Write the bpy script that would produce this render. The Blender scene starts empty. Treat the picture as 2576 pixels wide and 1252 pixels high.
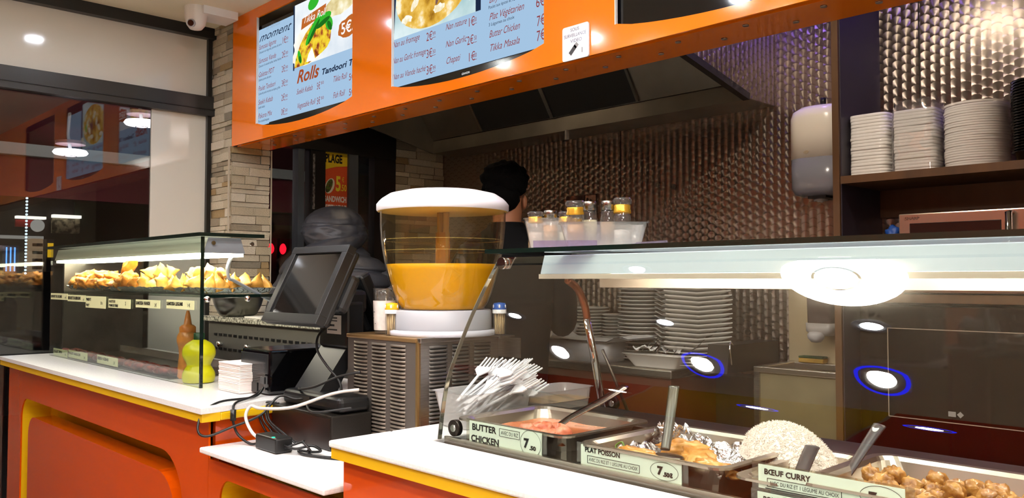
import bpy, bmesh, math, random
from mathutils import Vector, Matrix, noise
random.seed(7)
PI = math.pi
scene = bpy.context.scene
C = scene.collection

# ------------------------------------------------------------------ camera, world, exposure
cam = bpy.data.objects.new('camera', bpy.data.cameras.new('camera'))
C.objects.link(cam)
cam.location = (0, 0, 1.30)
PITCH, YAW = math.radians(2.1), math.radians(43.94)
fw = Vector((-math.cos(YAW)*math.cos(PITCH), math.sin(YAW)*math.cos(PITCH), math.sin(PITCH)))
cam.rotation_euler = fw.to_track_quat('-Z', 'Y').to_euler()
cam.data.sensor_width = 36
cam.data.lens = 36*2100/2576
cam.data.clip_start = 0.02
scene.camera = cam
world = bpy.data.worlds.new('night'); scene.world = world
world.use_nodes = True
world.node_tree.nodes['Background'].inputs[0].default_value = (0.012, 0.014, 0.022, 1)
world.node_tree.nodes['Background'].inputs[1].default_value = 0.5
scene.view_settings.view_transform = 'Standard'
scene.view_settings.look = 'None'
scene.view_settings.exposure = 0.3
scene.view_settings.gamma = 1
scene.view_settings.use_curve_mapping = False
cy = scene.cycles
cy.max_bounces = 7; cy.diffuse_bounces = 3; cy.glossy_bounces = 4; cy.transmission_bounces = 4; cy.transparent_max_bounces = 16
cy.use_adaptive_sampling = True; cy.adaptive_threshold = .11; cy.adaptive_min_samples = 16; cy.sample_clamp_indirect = 6
L_DOWN = 300      # ceiling downlight radiance
L_RING = 40        # round ceiling lamp radiance
L_TUBE_R = 70     # tube in the curved counter case
L_TUBE_L = 20     # tube in the samosa case

# ------------------------------------------------------------------ materials
def lin(c):
    if isinstance(c, str):
        c = [int(c[i:i+2], 16)/255 for i in (0, 2, 4)]
    return tuple(v/12.92 if v <= .04045 else ((v+.055)/1.055)**2.4 for v in c) + (1,)
MATS = {}
def nt(name):
    m = bpy.data.materials.new(name); m.use_nodes = True
    t = m.node_tree
    return m, t, t.nodes['Principled BSDF'], t.nodes['Material Output']
def coords(t, scale=(1, 1, 1)):
    tc = t.nodes.new('ShaderNodeTexCoord'); mp = t.nodes.new('ShaderNodeMapping')
    t.links.new(tc.outputs['Object'], mp.inputs[0]); mp.inputs['Scale'].default_value = scale
    return mp.outputs[0]
def noisy(t, scale, detail=3, vec=None, rough=.5):
    n = t.nodes.new('ShaderNodeTexNoise'); n.inputs['Scale'].default_value = scale
    n.inputs['Detail'].default_value = detail; n.inputs['Roughness'].default_value = rough
    t.links.new(vec if vec else coords(t), n.inputs['Vector'])
    return n.outputs['Fac']
def ramp(t, fac, stops):
    r = t.nodes.new('ShaderNodeValToRGB')
    while len(r.color_ramp.elements) < len(stops): r.color_ramp.elements.new(.5)
    for e, (p, c) in zip(r.color_ramp.elements, stops): e.position = p; e.color = lin(c)
    t.links.new(fac, r.inputs[0])
    return r.outputs[0]
def bump(t, b, h, strength, dist=.01):
    n = t.nodes.new('ShaderNodeBump'); n.inputs['Strength'].default_value = strength; n.inputs['Distance'].default_value = dist
    t.links.new(h, n.inputs['Height']); t.links.new(n.outputs[0], b.inputs['Normal'])
def mat(name, col, rough=.5, metal=0, coat=0, spec=None, var=0, vscale=20, bmp=0, bscale=60, bdist=.004, stretch=(1, 1, 1), trans=0, sss=0, alpha=1):
    if name in MATS: return MATS[name]
    m, t, b, o = nt(name)
    b.inputs['Base Color'].default_value = lin(col); b.inputs['Roughness'].default_value = rough
    b.inputs['Metallic'].default_value = metal; b.inputs['Coat Weight'].default_value = coat
    if spec is not None: b.inputs['Specular IOR Level'].default_value = spec
    if trans: b.inputs['Transmission Weight'].default_value = trans
    if sss: b.inputs['Subsurface Weight'].default_value = sss; b.inputs['Subsurface Radius'].default_value = (.01, .006, .003)
    if alpha < 1: b.inputs['Alpha'].default_value = alpha
    if var:
        f = noisy(t, vscale, 4, coords(t, stretch))
        c = [int(col[i:i+2], 16)/255 for i in (0, 2, 4)]
        lo = [max(0, v*(1-var)) for v in c]; hi = [min(1, v*(1+var)) for v in c]
        t.links.new(ramp(t, f, [(.3, lo), (.7, hi)]), b.inputs['Base Color'])
    if bmp: bump(t, b, noisy(t, bscale, 4, coords(t, stretch)), bmp, bdist)
    MATS[name] = m
    return m
def emit(name, col, s=1):
    if name in MATS: return MATS[name]
    m, t, b, o = nt(name)
    e = t.nodes.new('ShaderNodeEmission'); e.inputs[0].default_value = lin(col); e.inputs[1].default_value = s
    t.links.new(e.outputs[0], o.inputs[0]); t.nodes.remove(b); MATS[name] = m
    return m
def glass(name, tint='f2f6f3', gain=1.7, base=.0, haze=0, hazecol='c8c8c8', rough=0):
    """thin pane: transparent with Fresnel reflection on top, optional milky haze"""
    if name in MATS: return MATS[name]
    m, t, b, o = nt(name); t.nodes.remove(b)
    tr = t.nodes.new('ShaderNodeBsdfTransparent'); tr.inputs[0].default_value = lin(tint)
    gl = t.nodes.new('ShaderNodeBsdfGlossy'); gl.inputs['Roughness'].default_value = rough
    lw = t.nodes.new('ShaderNodeLayerWeight'); lw.inputs[0].default_value = .5   # Facing output: same from both sides
    pw = t.nodes.new('ShaderNodeMath'); pw.operation = 'POWER'; pw.inputs[1].default_value = 5; t.links.new(lw.outputs['Facing'], pw.inputs[0])
    ma = t.nodes.new('ShaderNodeMath'); ma.operation = 'MULTIPLY_ADD'; ma.use_clamp = True
    ma.inputs[1].default_value = .96*gain; ma.inputs[2].default_value = .04*gain+base
    t.links.new(pw.outputs[0], ma.inputs[0])
    src = tr.outputs[0]
    if haze:
        df = t.nodes.new('ShaderNodeBsdfDiffuse'); df.inputs[0].default_value = lin(hazecol)
        mh = t.nodes.new('ShaderNodeMixShader'); mh.inputs[0].default_value = haze
        t.links.new(src, mh.inputs[1]); t.links.new(df.outputs[0], mh.inputs[2]); src = mh.outputs[0]
    mx = t.nodes.new('ShaderNodeMixShader')
    t.links.new(ma.outputs[0], mx.inputs[0]); t.links.new(src, mx.inputs[1]); t.links.new(gl.outputs[0], mx.inputs[2])
    t.links.new(mx.outputs[0], o.inputs[0]); MATS[name] = m
    return m
def ramped(name, scale, stops, rough=.4, metal=0, bmp=0, bscale=None, detail=5, bdist=.005, stretch=(1, 1, 1), coat=0):
    if name in MATS: return MATS[name]
    m, t, b, o = nt(name)
    f = noisy(t, scale, detail, coords(t, stretch))
    t.links.new(ramp(t, f, stops), b.inputs['Base Color'])
    b.inputs['Roughness'].default_value = rough; b.inputs['Metallic'].default_value = metal; b.inputs['Coat Weight'].default_value = coat
    if bmp: bump(t, b, noisy(t, bscale or scale, detail, coords(t, stretch)), bmp, bdist)
    MATS[name] = m
    return m
def perlage(name='engine_turned_steel', ax='X'):
    """steel sheet finished with overlapping circular brush marks: the tangent turns about each mark"""
    if name in MATS: return MATS[name]
    m, t, b, o = nt(name)
    N, Lk = t.nodes, t.links
    def math_(op, a, bb=None, c=None):
        n = N.new('ShaderNodeMath'); n.operation = op
        for i, v in enumerate((a, bb, c)):
            if v is None: continue
            if isinstance(v, (int, float)): n.inputs[i].default_value = v
            else: Lk.new(v, n.inputs[i])
        return n.outputs[0]
    tc = N.new('ShaderNodeTexCoord'); sx = N.new('ShaderNodeSeparateXYZ'); Lk.new(tc.outputs['Object'], sx.inputs[0])
    U, V = sx.outputs[0 if ax == 'X' else 1], sx.outputs[2]
    pu, pv = .038, .038
    u = math_('DIVIDE', U, pu); col = math_('FLOOR', u)
    par = math_('MULTIPLY', math_('MODULO', math_('ABSOLUTE', col), 2), .5)
    v = math_('ADD', math_('DIVIDE', V, pv), par)
    du = math_('SUBTRACT', math_('FRACT', u), .5)
    v = math_('ADD', v, math_('MULTIPLY', math_('MULTIPLY', du, du), .8))
    dv = math_('SUBTRACT', math_('FRACT', v), .02)
    du = math_('MULTIPLY', du, pu/pv)
    cx = N.new('ShaderNodeCombineXYZ')
    Lk.new(dv, cx.inputs[0 if ax == 'X' else 1]); Lk.new(math_('MULTIPLY', du, -1), cx.inputs[2])
    Lk.new(cx.outputs[0], b.inputs['Tangent'])
    b.inputs['Anisotropic'].default_value = .95; b.inputs['Metallic'].default_value = 1
    b.inputs['Roughness'].default_value = .34
    edge = math_('FRACT', v)
    cm = N.new('ShaderNodeValToRGB'); Lk.new(edge, cm.inputs[0])
    cm.color_ramp.elements[0].position = 0; cm.color_ramp.elements[0].color = lin('877a70')
    cm.color_ramp.elements[1].position = .22; cm.color_ramp.elements[1].color = lin('a89a8e')
    Lk.new(cm.outputs[0], b.inputs['Base Color'])
    MATS[name] = m
    return m

orange = mat('orange_laminate', 'f67c0c', .10, coat=.5, spec=.5)
orange_d = mat('orange_counter', 'd04c04', .09, coat=.6)
yellow = mat('yellow_laminate', 'e0b214', .25)
white_top = mat('white_quartz', 'e6e4e2', .22, var=.03, vscale=180)
cream = mat('cream_ceiling', 'e4dac0', .8)
black_fr = mat('black_frame', '141312', .35)
panel_w = mat('white_glass_panel', 'cfcbc0', .08, spec=.6)
steel = mat('brushed_steel', 'a8a49e', .32, 1, var=.08, vscale=30, stretch=(1, 1, 20))
steel_d = mat('dark_steel', '6e6a64', .38, 1, var=.15, vscale=8)
chrome = mat('chrome', 'd8d8d8', .08, 1)
shiny = mat('polished_steel', 'd0c8ba', .28, 1, bmp=.05, bscale=12)
blackp = mat('black_plastic', '111213', .38, bmp=.1, bscale=600, bdist=.0005)
blackg = mat('black_gloss', '08080a', .06, spec=.6)
whitep = mat('white_plastic', 'e9e9e8', .3)
greyp = mat('grey_plastic', 'a6a8ac', .4)
wood = mat('dark_wood', '5a3d22', .45, var=.15, vscale=12, stretch=(1, 1, .1))
purple_panel = mat('dark_panel', '2e2632', .5)
foil = mat('foil', 'd5d6d8', .16, 1, bmp=1.0, bscale=55, bdist=.012)
granite = ramped('granite', 90, [(.35, '3c3a33'), (.5, '8b8878'), (.65, 'b9b5a3')], .25)
pane = glass('window_glass', 'f4f6f5', 1.9)
case_glass = glass('case_glass', 'eef3ef', 2.8)
pane_box = glass('pane_box', 'f4f8f5', 1.0)
edge_green = mat('glass_edge', '0d1a15', .08, spec=.7)
edge_clear = mat('glass_edge_clear', '9a9a90', .05, .75)
label_y = mat('label_cream', 'dfe2ae', .4)
label_g = mat('label_pale_green', 'dbe8d5', .3)
ink = mat('black_ink', '15130f', .6)
porcelain = mat('porcelain', 'c9c5bd', .22, coat=.3)
clear_tub = glass('milky_plastic', 'f4f2f0', 1.2, haze=.36, hazecol='e6e2e0', rough=.1)
clear_cup = glass('clear_plastic', 'f6f3ee', 1.5, haze=.05)
jar_glass = glass('jar_glass', 'f2f2ee', 1.6, haze=.05)

# ------------------------------------------------------------------ mesh builder
def origin(p):
    v = Vector((0, 0, 0))
    while p is not None:
        v = v + p.location; p = p.parent
    return v
class MB:
    def __init__(s): s.v = []; s.f = []; s.sm = []
    def add(s, vs, fs, smooth=False):
        n = len(s.v); s.v += [Vector(v) for v in vs]
        for f in fs: s.f.append(tuple(i+n for i in f)); s.sm.append(smooth)
        return s
    def box(s, x0, x1, y0, y1, z0, z1):
        return s.add([(x, y, z) for z in (z0, z1) for y in (y0, y1) for x in (x0, x1)],
                     [(0, 2, 3, 1), (4, 5, 7, 6), (0, 1, 5, 4), (2, 6, 7, 3), (0, 4, 6, 2), (1, 3, 7, 5)])
    def rbox(s, x0, x1, y0, y1, z0, z1, r=.004, seg=2):
        bm = bmesh.new(); bmesh.ops.create_cube(bm, size=1)
        for v in bm.verts: v.co = Vector(((x0+x1)/2+v.co.x*(x1-x0), (y0+y1)/2+v.co.y*(y1-y0), (z0+z1)/2+v.co.z*(z1-z0)))
        bmesh.ops.bevel(bm, geom=bm.edges[:], offset=min(r, .49*min(x1-x0, y1-y0, z1-z0)), segments=seg, profile=.5, affect='EDGES')
        bm.verts.index_update()
        s.add([v.co.copy() for v in bm.verts], [[v.index for v in f.verts] for f in bm.faces], False); bm.free()
        return s
    def lathe(s, prof, c=(0, 0, 0), n=32, smooth=True, cap=(False, False), sx=1, sy=1):
        vs, fs = [], []
        for r, z in prof:
            for k in range(n):
                a = 2*PI*k/n; vs.append((c[0]+r*sx*math.cos(a), c[1]+r*sy*math.sin(a), c[2]+z))
        for i in range(len(prof)-1):
            for k in range(n):
                k2 = (k+1) % n; fs.append((i*n+k, i*n+k2, (i+1)*n+k2, (i+1)*n+k))
        if cap[0]: fs.append(tuple(reversed(range(n))))
        if cap[1]: fs.append(tuple((len(prof)-1)*n+k for k in range(n)))
        return s.add(vs, fs, smooth)
    def cyl(s, c, r, h, n=24, axis='Z', r2=None, smooth=True):
        r2 = r if r2 is None else r2
        m = MB().lathe([(r, 0), (r2, h)], n=n, smooth=smooth, cap=(True, True))
        for v in m.v:
            if axis == 'X': v.xyz = (v.z, v.x, v.y)
            elif axis == 'Y': v.xyz = (v.x, v.z, v.y)
            v += Vector(c)
        if axis == 'Y': m.f = [tuple(reversed(f)) for f in m.f]
        n0 = len(s.v); s.v += m.v; s.f += [tuple(i+n0 for i in f) for f in m.f]
        s.sm += [len(f) == 4 and smooth for f in m.f]
        return s
    def tube(s, pts, r, n=10, rs=None, smooth=True, flat=1):
        pts = [Vector(p) for p in pts]; vs, fs = [], []
        ref = None
        for i, p in enumerate(pts):
            d = (pts[min(i+1, len(pts)-1)]-pts[max(i-1, 0)])
            d = d.normalized() if d.length > 1e-9 else Vector((0, 0, 1))
            if ref is None: ref = Vector((0, 0, 1)) if abs(d.z) < .9 else Vector((1, 0, 0))
            a = d.cross(ref).normalized(); b = a.cross(d).normalized(); ref = b
            rr = rs[i] if rs else r
            for k in range(n):
                t = 2*PI*k/n; vs.append(p+a*rr*math.cos(t)+b*rr*flat*math.sin(t))
        m = len(pts)
        for i in range(m-1):
            for k in range(n): fs.append((i*n+k, i*n+(k+1) % n, (i+1)*n+(k+1) % n, (i+1)*n+k))
        fs.append(tuple(reversed(range(n)))); fs.append(tuple((m-1)*n+k for k in range(n)))
        return s.add(vs, fs, smooth)
    def prism(s, poly, d0, d1, axis='Y'):
        """polygon in the two other axes, extruded along axis"""
        def pt(a, b, d): return {'X': (d, a, b), 'Y': (a, d, b), 'Z': (a, b, d)}[axis]
        n = len(poly); vs = [pt(a, b, d0) for a, b in poly]+[pt(a, b, d1) for a, b in poly]
        fs = [tuple(range(n)), tuple(reversed(range(n, 2*n)))]+[(i, i+n, (i+1) % n+n, (i+1) % n) for i in range(n)]
        return s.add(vs, fs)
    def grid(s, fn, nu, nv, smooth=True, closed_u=False):
        vs = [fn(u/(nu if closed_u else nu-1), v/(nv-1)) for v in range(nv) for u in range(nu)]
        fs = []
        for j in range(nv-1):
            for i in range(nu if closed_u else nu-1):
                i2 = (i+1) % nu; fs.append((j*nu+i, j*nu+i2, (j+1)*nu+i2, (j+1)*nu+i))
        return s.add(vs, fs, smooth)
    def blob(s, c, r, seed=0, amp=.25, freq=1.5, sub=3, tet=0):
        bm = bmesh.new(); bmesh.ops.create_icosphere(bm, subdivisions=sub, radius=1)
        off = Vector((seed*3.7, seed*1.3, seed*2.1))
        for v in bm.verts:
            p = v.co.copy(); k = 1+amp*noise.noise(p*freq+off)+amp*.4*noise.noise(p*freq*3+off)
            v.co = Vector((c[0]+p.x*r[0]*k, c[1]+p.y*r[1]*k, c[2]+p.z*r[2]*k))
        bm.verts.index_update()
        s.add([v.co.copy() for v in bm.verts], [[v.index for v in f.verts] for f in bm.faces], True); bm.free()
        return s
    def mesh(s, name, m, off=Vector((0, 0, 0))):
        me = bpy.data.meshes.new(name); me.from_pydata([v-off for v in s.v], [], s.f)
        me.polygons.foreach_set('use_smooth', s.sm); me.materials.append(m)
        me.update(); fix_normals(me)
        return me
    def build(s, name, m, parent=None, world=True):
        me = s.mesh(name, m, origin(parent) if world else Vector((0, 0, 0)))
        o = bpy.data.objects.new(name, me); C.objects.link(o); o.parent = parent
        return o
def fix_normals(me):
    bm = bmesh.new(); bm.from_mesh(me); bmesh.ops.recalc_face_normals(bm, faces=bm.faces[:]); bm.to_mesh(me); bm.free()
def tag(o, label=None, cat=None, group=None, kind=None):
    if label: o['label'] = label
    if cat: o['category'] = cat
    if group: o['group'] = group
    if kind: o['kind'] = kind
    return o
def thing(name, label, cat, loc=(0, 0, 0), group=None, rz=0):
    o = bpy.data.objects.new(name, None); C.objects.link(o); o.location = loc; o.rotation_euler = (0, 0, rz)
    o.empty_display_size = .05
    return tag(o, label, cat, group)
def struct(name, mb, m, parent=None, label=None):
    o = mb.build(name, m, parent)
    if parent is None: o['kind'] = 'structure'
    if label: o['label'] = label
    return o
def inst(name, me, parent=None, loc=(0, 0, 0), rot=(0, 0, 0), scale=(1, 1, 1), world=True):
    o = bpy.data.objects.new(name, me); C.objects.link(o); o.parent = parent
    o.location = Vector(loc)-(origin(parent) if world and parent else Vector((0, 0, 0)))
    o.rotation_euler = rot; o.scale = scale
    return o
def copy_tree(o, parent=None):
    c = o.copy(); C.objects.link(c); c.parent = parent
    for ch in list(o.children): copy_tree(ch, c)
    return c
def smooth_path(pts, n=8):
    pts = [Vector(p) for p in pts]; out = []
    for i in range(len(pts)-1):
        p0, p1, p2, p3 = pts[max(i-1, 0)], pts[i], pts[i+1], pts[min(i+2, len(pts)-1)]
        for k in range(n):
            t = k/n
            out.append(.5*((2*p1)+(p2-p0)*t+(2*p0-5*p1+4*p2-p3)*t*t+(3*p1-p0-3*p2+p3)*t**3))
    out.append(pts[-1]); return out
def flat_shape(name, outer, holes, y0, depth, m, parent=None):
    """upright board in the X-Z plane with cut-outs, front at y0"""
    cu = bpy.data.curves.new(name, 'CURVE'); cu.dimensions = '2D'; cu.fill_mode = 'BOTH'; cu.extrude = depth/2
    for loop in [outer]+holes:
        sp = cu.splines.new('POLY'); sp.points.add(len(loop)-1); sp.use_cyclic_u = True
        for p, (a, b) in zip(sp.points, loop): p.co = (a, b, 0, 1)
    o = bpy.data.objects.new(name, cu); C.objects.link(o)
    dg = bpy.context.evaluated_depsgraph_get()
    me = bpy.data.meshes.new_from_object(o.evaluated_get(dg)); bpy.data.objects.remove(o)
    off = origin(parent)
    for v in me.vertices: v.co = Vector((v.co.x, y0+depth/2-v.co.z, v.co.y))-off
    me.materials.clear(); me.materials.append(m); me.name = name; fix_normals(me)
    o = bpy.data.objects.new(name, me); C.objects.link(o); o.parent = parent
    return o
def arc(cx, cz, r, a0, a1, n=8, rz=None):
    return [(cx+r*math.cos(a0+(a1-a0)*i/n), cz+(rz or r)*math.sin(a0+(a1-a0)*i/n)) for i in range(n+1)]
def rrect(x0, x1, z0, z1, r, n=6):
    return arc(x1-r, z1-r, r, 0, PI/2, n)+arc(x0+r, z1-r, r, PI/2, PI, n)+arc(x0+r, z0+r, r, PI, 1.5*PI, n)+arc(x1-r, z0+r, r, 1.5*PI, 2*PI, n)
FIT = []
def text(s, x0, x1, y, z, h, m, parent, shear=0, bold=0, name='lettering', rot=(PI/2, 0, 0), fit=True):
    cu = bpy.data.curves.new(name, 'FONT'); cu.body = s; cu.size = h/.72; cu.shear = shear; cu.offset = bold
    cu.resolution_u = 3
    cu.materials.append(m)
    o = bpy.data.objects.new(name, cu); C.objects.link(o); o.parent = parent
    o.location = Vector((x0, y, z))-origin(parent); o.rotation_euler = rot
    if fit: FIT.append((o, x1-x0))
    return o
ORD = 'first second third fourth fifth sixth seventh eighth ninth tenth eleventh twelfth thirteenth fourteenth fifteenth sixteenth seventeenth eighteenth nineteenth twentieth'.split()
ORD += ['twenty-'+w for w in ORD[:9]]+['thirtieth']

# ------------------------------------------------------------------ the setting: shell
CEIL, XW, YB, YF, ZF = 2.67, -4.42, 3.60, 1.962, 1.997
tile = ramped('floor_tile', 3, [(.3, 'a59a8c'), (.7, 'b8ad9e')], .25)
struct('floor', MB().box(XW-.1, 2.7, -3.1, YB+.1, -.1, 0), tile)
struct('ceiling', MB().box(XW-.1, 2.7, -3.1, YB+.1, CEIL, CEIL+.1), cream)
ceil_ = bpy.data.objects['ceiling']
cred = mat('ceiling_red', 'd03a10', .35); cyel = mat('ceiling_yellow', 'e8cc10', .35)
MB().prism([(-2.55, -.48), (-1.38, -.48), (-2.55, -3.0), (-4.55, -3.0)], 2.655, CEIL, 'Z').build('ceiling_panel', cyel, ceil_)
MB().prism([(-4.3, -.48), (-2.57, -.48), (-4.42, -2.78), (-4.42, -.6)], 2.655, CEIL, 'Z').build('ceiling_panel', cred, ceil_)
MB().prism([(-1.36, -.48), (2.55, -.48), (2.55, -3.0), (-2.53, -3.0)], 2.655, CEIL, 'Z').build('ceiling_panel', cred, ceil_)
struct('wall_right', MB().box(2.6, 2.7, -3.1, YB+.1, 0, CEIL), mat('cream_wall', 'c9bfa6', .6))
wf = struct('wall_front', MB().box(XW-.1, 2.7, -3.2, -3.1, 0, CEIL), mat('orange_wall', 'd4703a', .5))
MB().box(-2.9, 2.6, -3.1, -3.06, 0, 1.15).build('wainscot_panel', mat('maroon_wall', '4a1a12', .5), wf)
wb = struct('wall_back', MB().box(XW-.1, 2.7, YB, YB+.1, 0, CEIL), mat('plaster_dark', '5a534a', .7))
pl = perlage()
for k, (a, b) in enumerate(((XW, -2.872), (-2.866, -1.30), (-1.294, .3), (.306, 2.6))):
    MB().box(a, b, YB-.006, YB, .3, CEIL).build('steel_panel', pl, wb)
for x, z in ((-2.62, 1.80), (-2.52, 1.78), (-2.1, 1.05)):
    MB().cyl((x, YB-.006, z), .014, -.008, 12, 'Y').build('wall_bolt', steel_d, wb)

# stones
STONE = [ramped('stone_%d' % i, 14, [(.3, a), (.7, b)], .85, bmp=.6, bscale=45) for i, (a, b) in enumerate((
    ('a89a80', 'c9bda2'), ('b8ab92', 'd6ccb4'), ('8f8470', 'a99c84'), ('9a8258', 'b59c72'), ('7f7766', '958c7a'), ('c4b9a2', 'ddd4c0')))]
def stone_mesh(i, j):
    bm = MB().box(-.5, .5, -.5, .5, -.5, .5)
    rnd = random.Random(i*10+j)
    for v in bm.v: v += Vector([rnd.uniform(-.03, .03) for _ in range(3)])
    return bm.mesh('stone', STONE[i])
STONES = [stone_mesh(i, j) for i in range(6) for j in range(2)]
def stones(parent, axis, a0, a1, z0, z1, plane, sgn, seed, rowh=.036):
    rnd = random.Random(seed); z = z0
    while z < z1-.01:
        h = min(rnd.choice((rowh*.7, rowh, rowh*1.25)), z1-z)
        a = a0
        while a < a1-.005:
            w = rnd.uniform(.07, .2)
            if a1-(a+w) < .045: w = a1-a
            d = rnd.uniform(.012, .026); me = STONES[rnd.choice((0, 1, 2, 3, 4, 5, 0, 1, 2, 3, 10, 11, 6, 8))]
            c = plane+sgn*d/2
            loc = (a+w/2, c, z+h/2) if axis == 'X' else (c, a+w/2, z+h/2)
            sc = (w-.003, d, h-.003) if axis == 'X' else (d, w-.003, h-.003)
            inst('stone', me, parent, loc, (0, 0, 0), sc)
            a += w
        z += h
mortar = mat('mortar', 'b6ab97', .9)
wp = struct('wall_pillar', MB().box(XW, -4.172, YF+.025, 2.184, 0, CEIL), mortar)
stones(wp, 'X', XW, -4.165, 1.1, CEIL, YF+.025, -1, 1)
stones(wp, 'Y', 1.965, 2.184, 1.1, ZF, -4.172, 1, 2)
MB().box(-4.156, -4.149, 1.944, 1.952, .9, ZF).build('corner_bead', mortar, wp)
MB().box(-4.15, -4.145, 2.184, 2.19, .9, ZF).build('corner_bead', mortar, wp)
wk = struct('wall_kitchen', MB().box(XW-.1, XW, 3.19, YB, 0, CEIL), mortar)
stones(wk, 'Y', 3.19, 3.594, 1.4, 2.3, XW, 1, 3, .042)
wl = struct('wall_left', MB().box(XW-.1, XW, -3.1, YB, 0, .12), mat('plaster_dark', '5a534a', .7))

# window beside the samosa case
fr_grey = mat('anthracite_frame', '2b2a29', .3)
w1 = struct('window_1', MB().box(XW-.02, XW-.01, -3.1, 1.65, .12, 2.19), pane)
MB().box(XW-.03, XW+.03, -3.1, YF+.02, 2.19, 2.295).build('mullion', fr_grey, w1)
MB().box(XW+.03, XW+.036, -3.1, YF+.02, 2.222, 2.226).build('mullion_groove', black_fr, w1)
MB().box(XW-.03, XW+.04, -3.1, YF+.02, 2.612, CEIL).build('head_frame', black_fr, w1)
MB().box(XW-.02, XW-.005, -3.1, YF+.02, 2.295, 2.612).build('upper_panel', panel_w, w1)
MB().box(XW-.02, XW-.005, 1.65, YF+.02, .12, 2.19).build('side_panel', panel_w, w1)
MB().box(XW-.03, XW+.02, 1.94, 1.962, .12, CEIL).build('jamb', black_fr, w1)
# glazed door behind the pillar
d1 = struct('door_1', MB().box(XW-.02, XW-.01, 2.18, 3.19, .12, 2.08), pane)
MB().box(XW-.04, XW+.03, 2.18, 3.19, 2.075, CEIL).build('door_head', black_fr, d1)
bluegrey = mat('blue_grey_frame', '4a5058', .35)
for a, b, m in ((2.488, 2.53, bluegrey), (2.57, 2.672, black_fr), (2.838, 2.905, bluegrey), (3.027, 3.19, black_fr), (2.18, 2.2, black_fr)):
    MB().box(XW-.04, XW+.025, a, b, .12, 2.08).build('door_post', m, d1)
MB().box(XW+.026, XW+.032, 2.583, 2.597, 1.72, 2.05).build('door_hinge', mat('worn_metal', '8c8c8c', .4, 1, var=.5, vscale=60), d1)

# fascia with screens set into it
def tvhole(x0, x1, z0, z1, sag):
    n = 14
    return [(x1, z1), (x0, z1), (x0, z0)]+[(x0+(x1-x0)*i/n, z0-sag*math.sin(PI*i/n)**.7) for i in range(1, n)]+[(x1, z0)]
HOLES = [tvhole(-3.885, -3.02, 2.082, 2.618, .042), tvhole(-2.733, -1.885, 2.076, 2.618, .04), tvhole(-1.585, -.74, 2.074, 2.618, .04)]
fascia = flat_shape('wall_fascia', [(-4.152, ZF), (.9, ZF), (.9, CEIL), (-4.152, CEIL)], HOLES, YF, .008, orange)
fascia['kind'] = 'structure'; fascia['label'] = 'glossy orange menu board fascia hanging above the counter'
MB().box(-4.152, .9, YF+.03, 2.17, ZF, ZF+.02).build('soffit', orange, fascia)
MB().box(-4.152, .9, 2.15, 2.17, ZF+.02, CEIL).build('rear_board', mat('dark_board', '241d18', .6), fascia)
dot = MB().cyl((0, 0, 0), .0085, -.004, 14).mesh('soffit_stud', mat('stud_grey', '9c8c80', .3, .6))
for k in range(-2, 14):
    inst('soffit_stud', dot, fascia, (-3.4+.2215*k+.0, 2.031, ZF))
    inst('soffit_stud', dot, fascia, (-3.51+.2215*k+.0, 2.1, ZF))
for (x0, z0) in ((-3.885, 2.08), (-2.733, 2.074), (-1.585, 2.072)):
    MB().box(x0-.001, x0+.002, YF-.002, YF+.009, z0, 2.618).build('reveal_edge', whitep, fascia)

# ------------------------------------------------------------------ counters
edge_pts = []
def counter(x0, x1, ztop, name, label, holes, inner, lip=True, back=1.62, y0=1.0):
    t = thing(name, label, 'counter', (0.5*(x0+x1), 1.0, 0))
    zt = ztop-.015; ye = .024
    flat_shape('front_panel', [(x0+.02, 0), (x1-.002, 0), (x1-.002, zt-ye), (x0+.02, zt-ye)], holes, y0+.012, .006, orange_d, t)
    MB().box(x0+.02, x0+.04, y0+.032, back, 0, zt-ye).build('end_panel', orange_d, t)
    sl = -.06 if x0 < -4 else 0
    MB().prism([(x1-.02, y0+.032), (x1-.002, y0+.032), (x1-.002+sl, back), (x1-.02+sl, back)], 0, zt-ye, 'Z').build('end_panel', orange_d, t)
    if lip:
        MB().box(x0+.003, x1+(.03 if x0 < -4 else 0), y0-(.022 if x0 < -4 else .009), y0+.03, zt-ye, zt).build('yellow_edge', yellow, t)
        if x0 > -2: MB().box(x0+.003, x0+.034, y0+.03, back, zt-ye, zt).build('yellow_edge', yellow, t)
        else: MB().prism([(x1-.0, y0+.03), (x1+.03, y0+.03), (x1-.032, back), (x1-.06, back)], zt-ye, zt, 'Z').build('yellow_edge', yellow, t)
    MB().box(x0+.04, x1-(.08 if x0 < -4 else .02), y0+.13, y0+.14, .02, zt-.05).build('recess_back', yellow, t)
    for h in holes:
        n = len(h); yr = [(x, y0+.0175, z) for x, z in h]+[(x, y0+.13, z) for x, z in h]
        MB().add(yr, [(i, (i+1) % n, (i+1) % n+n, i+n) for i in range(n)], False).build('recess_rim', yellow, t)
    for p in inner:
        MB().prism(p, y0+.02, y0+.1).build('raised_panel', orange_d, t)
    return t
def hole(x0, x1, z1, r, z0=.1):
    return arc(x1-r, z1-r, r, 0, PI/2, 8)+arc(x0+r*.6, z1-r*.6, r*.6, PI/2, PI, 8)+[(x0, z0), (x1, z0)]
c1 = counter(-4.40, -2.26, .95, 'sales_counter', 'orange front of the counter under the samosa case', [hole(-4.17, -2.43, .785, .16)], [hole(-4.085, -2.5, .712, .14, .11)])
bm = bmesh.new(); q = MB().prism([(-4.40, .972), (-2.222, .972), (-2.268, 1.30), (-2.29, 1.64), (-4.40, 1.64)], .935, .95, 'Z')
q.build('worktop', white_top, c1); bm.free(); bv = c1.children[-1].modifiers.new('bevel', 'BEVEL'); bv.width = .005; bv.segments = 2
c2 = counter(-2.280, -1.602, .845, 'till_counter', 'low orange counter with white top holding the till', [hole(-2.19, -1.66, .765, .1)], [hole(-2.12, -1.70, .70, .09, .11)], lip=False)
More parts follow.
